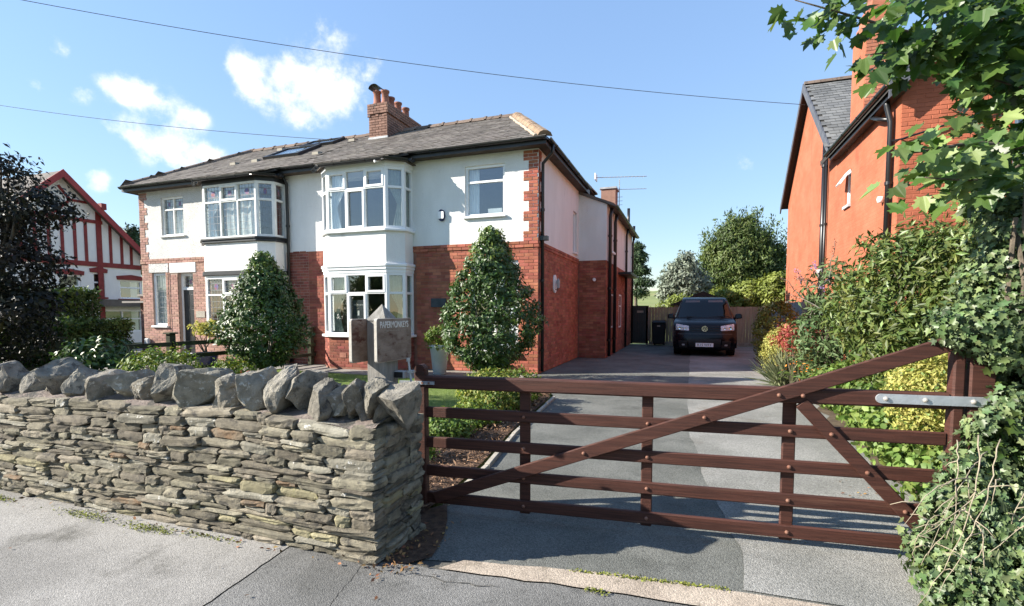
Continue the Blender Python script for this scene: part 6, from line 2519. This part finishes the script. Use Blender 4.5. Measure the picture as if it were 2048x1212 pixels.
GB_ = 'small bushes behind the stone wall'
bush('box_bush', 'round sunlit green bush behind the wall in front of the door', (-6.3, 4.5, .5), (.55, .45, .45), 380, 'leaf_box', .05, group=GB_)
bush('box_bush', 'small round green bush behind the wall right of the rail fence', (-5.3, 4.65, .48), (.28, .26, .36), 180, 'leaf_box', .045, group=GB_)
bush('holly_bush', 'dark glossy leaved bush behind the wall near the copper tree', (-7.4, 4.4, .55), (.55, .4, .52), 240, 'leaf_bay', .075, group=GB_, shell=.55, cr=.13)
bush('red_tipped_bush', 'small reddish leaved bush just behind the wall coping', (-4.95, 4.6, .42), (.22, .2, .26), 40, 'leaf_box', .05, group=GB_, second=('leaf_red', .4))
GR = 'bushes in the bark bed'
bush('spindle_bush', 'spreading yellow green bush at the corner of the lawn', (-2.66, 6.75, .25), (.48, .4, .31), 330, 'leaf_box', .055, group=GR, second=('leaf_gold', .18))
bush('spindle_bush', 'low bush in the bark bed seen through the middle gate rails', (-2.5, 5.75, .12), (.24, .24, .16), 110, 'leaf_box', .055, group=GR)
bush('spindle_bush', 'low green bush in the bark bed nearest the gate stile', (-2.62, 5.05, .12), (.32, .26, .17), 170, 'leaf_cover', .055, group=GR)
bush('spindle_bush', 'bright green tuft at the end of the bed beside the tall gate stile', (-2.5, 4.2, .1), (.2, .2, .16), 50, 'leaf_cover', .055, group=GR)
bush('spindle_bush', 'rounded green bush on the bed at the brick corner', (-2.5, 7.5, .24), (.28, .3, .28), 110, 'leaf_box', .055, group=GR)

# potted plants
pt = empty('planter', (-5.3, 10.3, 0), 'tall pale grey planter holding a small shrub beside the front wall', 'planter')
MB().lathe([(0, .02), (.13, 0), (.15, .02), (.215, .62), (.235, .64), (.235, .68), (.2, .68), (.19, .6), (0, .6)], (-5.35, 10.2, 0), 20).build('pot', 'pot_pale', pt, smooth=True)
P, Nn = crown_pts([(-5.35, 10.2, .85, .3, .3, .26)], 70, 16, .08)
leaves('foliage', 'leaf_box', pt, P, Nn, .07)
p2 = empty('potted_maple', (-12.2, 10.05, 0), 'small yellowing maple in a blue glazed pot near the door', 'plant')
MB().lathe([(0, .01), (.2, 0), (.25, .05), (.3, .3), (.32, .34), (.29, .34), (.27, .28), (0, .28)], (-12.2, 9.9, 0), 18).build('pot', 'pot_blue', p2, smooth=True)
mb = MB()
for k in range(6):
    limb(mb, (-12.2, 9.9, .25), (-12.2 + rng.uniform(-.4, .4), 9.9 + rng.uniform(-.3, .3), rng.uniform(.8, 1.2)), .02, .006, .04, 5)
mb.build('stem', 'bark', p2)
P, Nn = crown_pts([(-12.2, 9.9, 1.0, .5, .4, .22)], 60, 9, .1, shell=.2)
leaves('foliage', 'leaf_gold', p2, P, Nn, .07, 'ivy')

# ---- right border, front to back
bush('golden_bush', 'bright yellow green bush just behind the gate and ivy', (2.0, 5.0, .75), (.4, .42, .42), 620, 'leaf_gold', .036, shell=.6, cr=.09, second=('leaf_cover', .12), group='golden bushes')
cv = empty('ground_cover', (2.1, 5.4, 0), 'bright green leafy ground cover spreading along the right border', 'ground cover')
P, Nn = crown_pts([(2.05, 4.5, .18, .5, .5, .25), (2.05, 5.4, .3, .5, .6, .35), (2.15, 6.3, .35, .5, .6, .35), (2.2, 7.3, .4, .5, .7, .4), (1.95, 3.9, .15, .35, .3, .22), (2.2, 8.4, .35, .45, .6, .35)], 900, 14, .11, shell=.6)
ok = P[:, 2] > .01
leaves('foliage', 'leaf_cover', cv, P[ok], Nn[ok], .065, 'round', .1)['kind'] = 'stuff'
cv['kind'] = 'stuff'
plant('mixed_shrub', 'large dense mid green shrub filling the right border behind the gate', 'shrub', (2.9, 7.2, 0),
      [(2.75, 7.5, 1.55, .95, .8, .95), (3.3, 6.8, 1.5, .8, .8, 1.05), (2.5, 6.7, .85, .6, .6, .7), (3.1, 8.3, 1.6, .9, .7, .9), (3.6, 7.6, 2.0, .8, .8, .75)], 1500, 22, .2, .11, 'leaf_shrub', 'long', stems=8, shell=.65, second=('leaf_syc_pale', .16))
bd_ = plant('buddleia', 'arching buddleia with fading flower spikes against the orange wall', 'shrub', (2.2, 9.6, 0),
            [(2.15, 9.5, 1.0, .55, .55, .75), (2.3, 9.7, 1.7, .5, .5, .6), (2.1, 9.0, .6, .5, .5, .5), (2.6, 9.4, 1.3, .5, .5, .7)], 240, 16, .17, .12, 'leaf_budd', 'long', stems=7, shell=.4)
for k in range(15):
    a = rng.uniform(0, 6.28)
    st_ = Vector((2.2 + .3 * math.cos(a), 9.5 + .3 * math.sin(a), rng.uniform(1.2, 2.0)))
    en = st_ + Vector((rng.uniform(-.55, .25), rng.uniform(-.3, .3), rng.uniform(.15, .6)))
    mb = MB()
    limb(mb, st_, en, .008, .004, .03, 4)
    mb.build('flower_stalk', 'bark_pale', bd_)
    pts = np.array([np.array(Vector(st_).lerp(en, .6 + .4 * q / 40)) + nr.normal(0, .018, 3) for q in range(40)])
    leaves('flower_spike', 'flower_purple' if rng.random() < .25 else 'flower_brown', bd_, pts, nr.normal(0, 1, pts.shape), .03, 'oval')
bush('smoke_bush', 'flame red leaved shrub leaning over the drive edge', (1.85, 10.2, .98), (.34, .34, .26), 90, 'leaf_red', .085, 'long', cat='shrub', shell=.3, cr=.15, per=14)
bush('golden_bush', 'rounded golden yellow conifer bush at the bend of the drive', (1.95, 11.9, .55), (.42, .42, .58), 520, 'leaf_gold', .042, cr=.09, second=('leaf_golden_dark', .2), group='golden bushes')
bush('dark_conifer', 'dark olive conifer bush between golden bush and van', (2.1, 14.0, .85), (.5, .5, .85), 330, 'leaf_golden_dark', .07, cr=.12)
cl = empty('lavender_clump', (1.78, 10.7, 0), 'grey green spiky clump in front of the golden conifer bush', 'plant')
P = np.array([(1.8 + nr.normal(0, .09), 10.7 + nr.normal(0, .09), .02) for _ in range(700)])
Nn = np.stack([nr.normal(0, 1, 700), nr.normal(0, 1, 700), nr.uniform(-.1, .1, 700)], 1)
V, F, Cn = leaf_array(P, Nn, .62, 'blade', -1.6, .35)
np_mesh('foliage', V, F, Cn, 'clump_blade', cl)
fl = empty('marigolds', (1.9, 9.3, 0), 'small orange flowers in the border under the red shrub', 'flowers')
P = np.array([(1.85 + nr.normal(0, .15), 9.3 + nr.normal(0, .4), .45 + nr.uniform(0, .15)) for _ in range(60)])
leaves('foliage', 'leaf_cover', fl, P - [0, 0, .15] + nr.normal(0, .06, P.shape), np.tile([0., 0, 1], (60, 1)), .1, 'oval')
leaves('flower_head', 'flower_orange', fl, P, np.tile([0., 0, 1], (60, 1)), .045, 'round')
mb = MB()
for p in P[::3]:
    mb.tube([(p[0], p[1], 0), tuple(p)], .004, 4)
mb.build('stem', 'leaf_cover', fl)
plant('lime_shrub', 'pale lime green shrub over the boundary fence behind the van', 'shrub', (2.9, 23.6, 0),
      [(2.7, 23.5, 2.0, 1.2, .9, .7), (3.6, 22.9, 2.2, .9, .8, .8), (1.8, 24.2, 1.9, .8, .7, .5)], 700, 20, .22, .15, 'leaf_lime', shell=.7)
plant('round_tree', 'big round dark green tree behind the rear fence', 'tree', (2.7, 30, 0),
      [(2.7, 30, 3.9, 1.9, 1.8, 1.8), (1.3, 30, 3.0, 1.0, 1.2, 1.1), (4.0, 30.2, 3.2, 1.1, 1.2, 1.3), (2.3, 29.8, 5.2, 1.0, 1.0, 1.1), (3.4, 29.9, 4.9, .8, .9, .9), (1.3, 29.9, 4.4, .7, .8, .7), (2.9, 29.8, 5.9, .4, .5, .6), (4.3, 30, 4.4, .5, .6, .6)], 1500, 24, .4, .22, 'leaf_tree', 'long', trunk=(.18, 2.2), stems=24, shell=.45, droop=-1.2)
rt3 = [o for o in COL.objects if o.name.startswith('round_tree')][0]
sp_, sn_ = [], []
for k in range(90):
    a, e = nr.uniform(0, 6.28), nr.uniform(.2, 1.4)
    c = np.array([2.7 + 2.1 * math.cos(a) * math.cos(e), 30 + 1.8 * math.sin(a) * math.cos(e), 4.0 + 2.2 * math.sin(e)])
    d = np.array([math.cos(a) * .35, math.sin(a) * .35, 1.0])
    for j in range(16):
        sp_.append(c + d * nr.uniform(-.3, .75) + nr.normal(0, .06, 3))
        sn_.append(nr.normal(0, 1, 3) + d * .3)
leaves('foliage', 'leaf_tree', rt3, np.array(sp_), np.array(sn_), .2, 'long', -1.4)
plant('silver_tree', 'silvery grey leaved tree left of the round tree', 'tree', (-.4, 27, 0),
      [(-.4, 27, 2.9, .95, .8, 1.2), (-.2, 27, 3.6, .6, .6, .8), (.3, 27.2, 2.6, .8, .7, .9), (-.9, 27, 2.2, .6, .6, .7)], 620, 20, .22, .17, 'leaf_silver', trunk=(.1, 1.8), stems=16, shell=.35)
plant('bramble_bush', 'olive green bush at the foot of the silver tree', 'bush', (-.2, 25.8, 0), [(-.3, 25.8, 1.2, 1.3, .6, 1.0), (1.3, 26.2, 1.4, 1.0, .6, 1.1)], 500, 20, .2, .15, 'leaf_lime', shell=.6)
plant('scots_pine', 'dark pine showing past the far corner of the rear wing', 'tree', (-4.4, 45, 0),
      [(-4.2, 45, 6.0, .8, .8, .6), (-4.0, 45, 5.0, 1.0, .9, .45), (-3.8, 45, 4.0, .95, .9, .4), (-4.3, 45, 6.9, .5, .5, .5), (-4.1, 45, 3.1, .8, .8, .35)], 240, 22, .3, .3, 'leaf_pine', 'long', trunk=(.16, 6.0), stems=20, shell=.2)
# trees across the road, seen only as reflections
for k, (x, y, s) in enumerate(((-3, -17, 1.0), (6, -19, 1.2), (-14, -18, 1.1), (-24, -16, 1.0))):
    lab = ['broad roadside tree opposite the gate', 'tall roadside tree opposite the orange house', 'leafy roadside tree opposite the leaded bay', 'roadside tree opposite the half timbered house'][k]
    plant('roadside_tree', lab, 'tree', (x, y, 0), [(x, y, 4.2 * s, 2.8 * s, 2.4 * s, 2.2 * s), (x + 1.4, y, 3.2 * s, 2 * s, 2 * s, 1.6 * s), (x - 1.6, y, 3.4 * s, 2 * s, 2 * s, 1.7 * s)], 260, 14, .6, .42, 'leaf_tree', trunk=(.25, 2.2), stems=12, shell=.4, group='trees across the road')

# ---------------------------------------------------------------- ivy over the gate post
iv = empty('ivy_mass', (1.85, 3.3, 0), 'thick ivy smothering the hanging post and wall end at the right edge', 'ivy')
IB = []
for (a_, b_, d_, r_) in ((2000, 640, 3.0, .2), (1950, 655, 2.76, .12), (1900, 650, 2.8, .08), (1990, 690, 2.74, .1), (2000, 800, 2.72, .07), (1985, 860, 2.68, .09), (1925, 960, 2.62, .1), (1985, 560, 3.05, .16), (2045, 480, 3.1, .25), (2050, 760, 2.85, .17), (2010, 700, 2.85, .09), (2035, 880, 2.75, .18), (1960, 925, 2.66, .1), (2050, 1000, 2.6, .2),
                         (1905, 1025, 2.6, .11), (1960, 1050, 2.55, .15), (1860, 1080, 2.58, .075), (2020, 1120, 2.45, .2), (1930, 1140, 2.45, .14), (1885, 1170, 2.45, .1), (1990, 1220, 2.35, .18), (2090, 1180, 2.3, .2), (1845, 1120, 2.55, .05), (2110, 640, 3.0, .3), (2120, 900, 2.75, .3), (2200, 800, 2.75, .35), (2200, 1080, 2.6, .3), (2190, 500, 3.0, .35)):
    c_ = W(a_, b_, d_)
    IB.append((c_.x, c_.y, c_.z, r_, r_ * 1.05, r_ * 1.15))
P, Nn = crown_pts(IB, 2300, 14, .065, shell=.72)
ok = (P[:, 2] > .015)
P, Nn = P[ok], Nn[ok]
leaf_objects(iv, P, Nn + np.array([-.35, -.35, .1]), .037, 'ivy', ['leaf_ivy', 'leaf_ivy', 'leaf_ivy_pale'], 300, droop=1.0)
P2, N2 = crown_pts([(b[0] + .06, b[1] + .06, b[2], b[3] * .8, b[4] * .8, b[5] * .85) for b in IB], 800, 14, .1, shell=.3)
ok = P2[:, 2] > .015
leaves('foliage', 'leaf_hedge', iv, P2[ok], N2[ok], .045, 'ivy', .8, stuff=True)
core = MB()
for k in range(10):
    limb(core, (1.9 + rng.uniform(-.2, .2), 3.3 + rng.uniform(-.2, .2), 0), (1.95 + rng.uniform(-.25, .25), 3.5 + rng.uniform(-.3, .3), rng.uniform(1.2, 2.3)), .03, .012, .06, 6, 7)
core.build('stem', 'bark', iv)
vrn = random.Random(12)
for k in range(12):
    p = W(vrn.uniform(1910, 2080), vrn.uniform(830, 1040), vrn.uniform(2.42, 2.6))
    e = W(vrn.uniform(1770, 2050), vrn.uniform(1050, 1230), vrn.uniform(2.25, 2.42))
    e.z = max(e.z, .02)
    pts = []
    bx_, bz_ = vrn.uniform(-.12, .12), vrn.uniform(.02, .14)
    for i in range(15):
        t = i / 14
        q = p.lerp(e, t) + Vector((bx_ * math.sin(t * 3.1), -.06 * math.sin(t * 3.1), bz_ * math.sin(t * 3.1)))
        q += Vector((vrn.uniform(-.007, .007), vrn.uniform(-.007, .007), vrn.uniform(-.007, .007)))
        pts.append(q)
    mv = MB().tube(pts, vrn.uniform(.0028, .0048), 5, .0012)
    for j in (5, 8, 11):
        d = Vector((vrn.uniform(-.12, .12), vrn.uniform(-.08, .04), vrn.uniform(-.1, .06)))
        mv.tube([pts[j], pts[j] + d * .6 + Vector((0, 0, .01)), pts[j] + d], .003, 4, .0015)
    mv.build('bare_vine', 'vine', iv, smooth=True)

# ---------------------------------------------------------------- sycamore reaching in from the right
sy = empty('sycamore_tree', (4.3, 3.6, 0), 'sycamore branches with large lobed leaves hanging in at top right', 'tree')
tm = MB()
tr0 = limb(tm, (4.3, 3.6, 0), (4.1, 3.7, 5.5), .2, .13, .05, 10, 8)
tm.build('trunk', 'bark', sy, smooth=True)
BRS = [  # (points as view direction + distance, leaf density)
    [(2350, 170, 3.9), (2130, 120, 3.75), (1960, 95, 3.65), (1800, 60, 3.55), (1680, 25, 3.5), (1590, 0, 3.45)],
    [(1960, 95, 3.65), (1860, 80, 3.5), (1800, 75, 3.45)],
    [(2130, 120, 3.75), (2000, 40, 3.7), (1880, 0, 3.65), (1760, -40, 3.6)],
    [(1880, 75, 3.6), (1830, 110, 3.5), (1780, 105, 3.45), (1730, 110, 3.4)],
    [(2250, 330, 3.4), (2080, 300, 3.2), (1950, 285, 3.05), (1860, 300, 2.95), (1790, 310, 2.9)],
    [(2080, 300, 3.2), (2000, 360, 3.1), (1920, 360, 3.0), (1850, 355, 2.95)],
    [(2200, 200, 3.6), (2060, 180, 3.5), (1990, 160, 3.45), (1950, 130, 3.4)],
    [(2250, 60, 3.9), (2080, 20, 3.8), (1980, -20, 3.8)],
]
LP, LN, LPp, LNp = [], [], [], []
for bi, br in enumerate(BRS):
    pts = [W(*q) for q in br]
    mb = MB()
    mb.tube(pts, .022 if bi in (0, 4) else .012, 6, .004)
    if bi in (0, 2, 4, 6, 7):
        mb.tube([pts[0], pts[0].lerp(Vector((4.15, 3.7, 3.2)), .5), Vector((4.15, 3.7, 3.0))], .022, 6, .05)
    mb.build('branch', 'bark', sy, smooth=True)
    for i in range(len(pts) - 1):
        L = (pts[i + 1] - pts[i]).length
        for k in range(int(L / .017) + 3):
            t = rng.random()
            p = pts[i].lerp(pts[i + 1], t) + Vector((rng.gauss(0, .09), rng.gauss(0, .12), rng.gauss(-.03, .075)))
            (LPp if bi in (4, 5, 6) and rng.random() < .75 else LP).append(tuple(p))  # lower leaves mostly take the paler colour that stands in for sun
for k in range(1000):   # the denser crown at the frame edge
    p = W(rng.uniform(1900, 2240), rng.uniform(-60, 430) if rng.random() < .6 else rng.uniform(-60, 180), rng.uniform(3.2, 4.3))
    (LPp if p.z < 3.0 else LP).append(tuple(p))
LP, LPp = np.array(LP), np.array(LPp)
leaf_objects(sy, LP, np.tile([-.35, -.45, .55], (len(LP), 1)), .118, 'syc', ['leaf_syc'], 190, droop=.9)
leaf_objects(sy, LPp, np.tile([-.5, -.45, .6], (len(LPp), 1)), .105, 'syc', ['leaf_syc_pale', 'leaf_syc'], 110, droop=.9)
plant('tall_hedge', 'tall leafy hedge at the right frame edge above the ivy', 'hedge', (3.0, 5.2, 0),
      [(2.95, 5.0, 2.6, .55, .5, .8), (3.1, 5.3, 1.6, .6, .6, 1.0), (3.2, 4.6, 3.2, .6, .5, .6), (2.75, 4.4, 1.7, .4, .4, .7)], 420, 16, .17, .085, 'leaf_shrub', 'round', shell=.55, second=('leaf_syc_pale', .3))

hedge('roadside_hedge', 'leafy roadside hedge continuing right of the ivy along the pavement', 2.35, 7.5, 3.0, 4.0, 1.8, 22000, 'leaf_shrub', .1, 'clipped hedges')
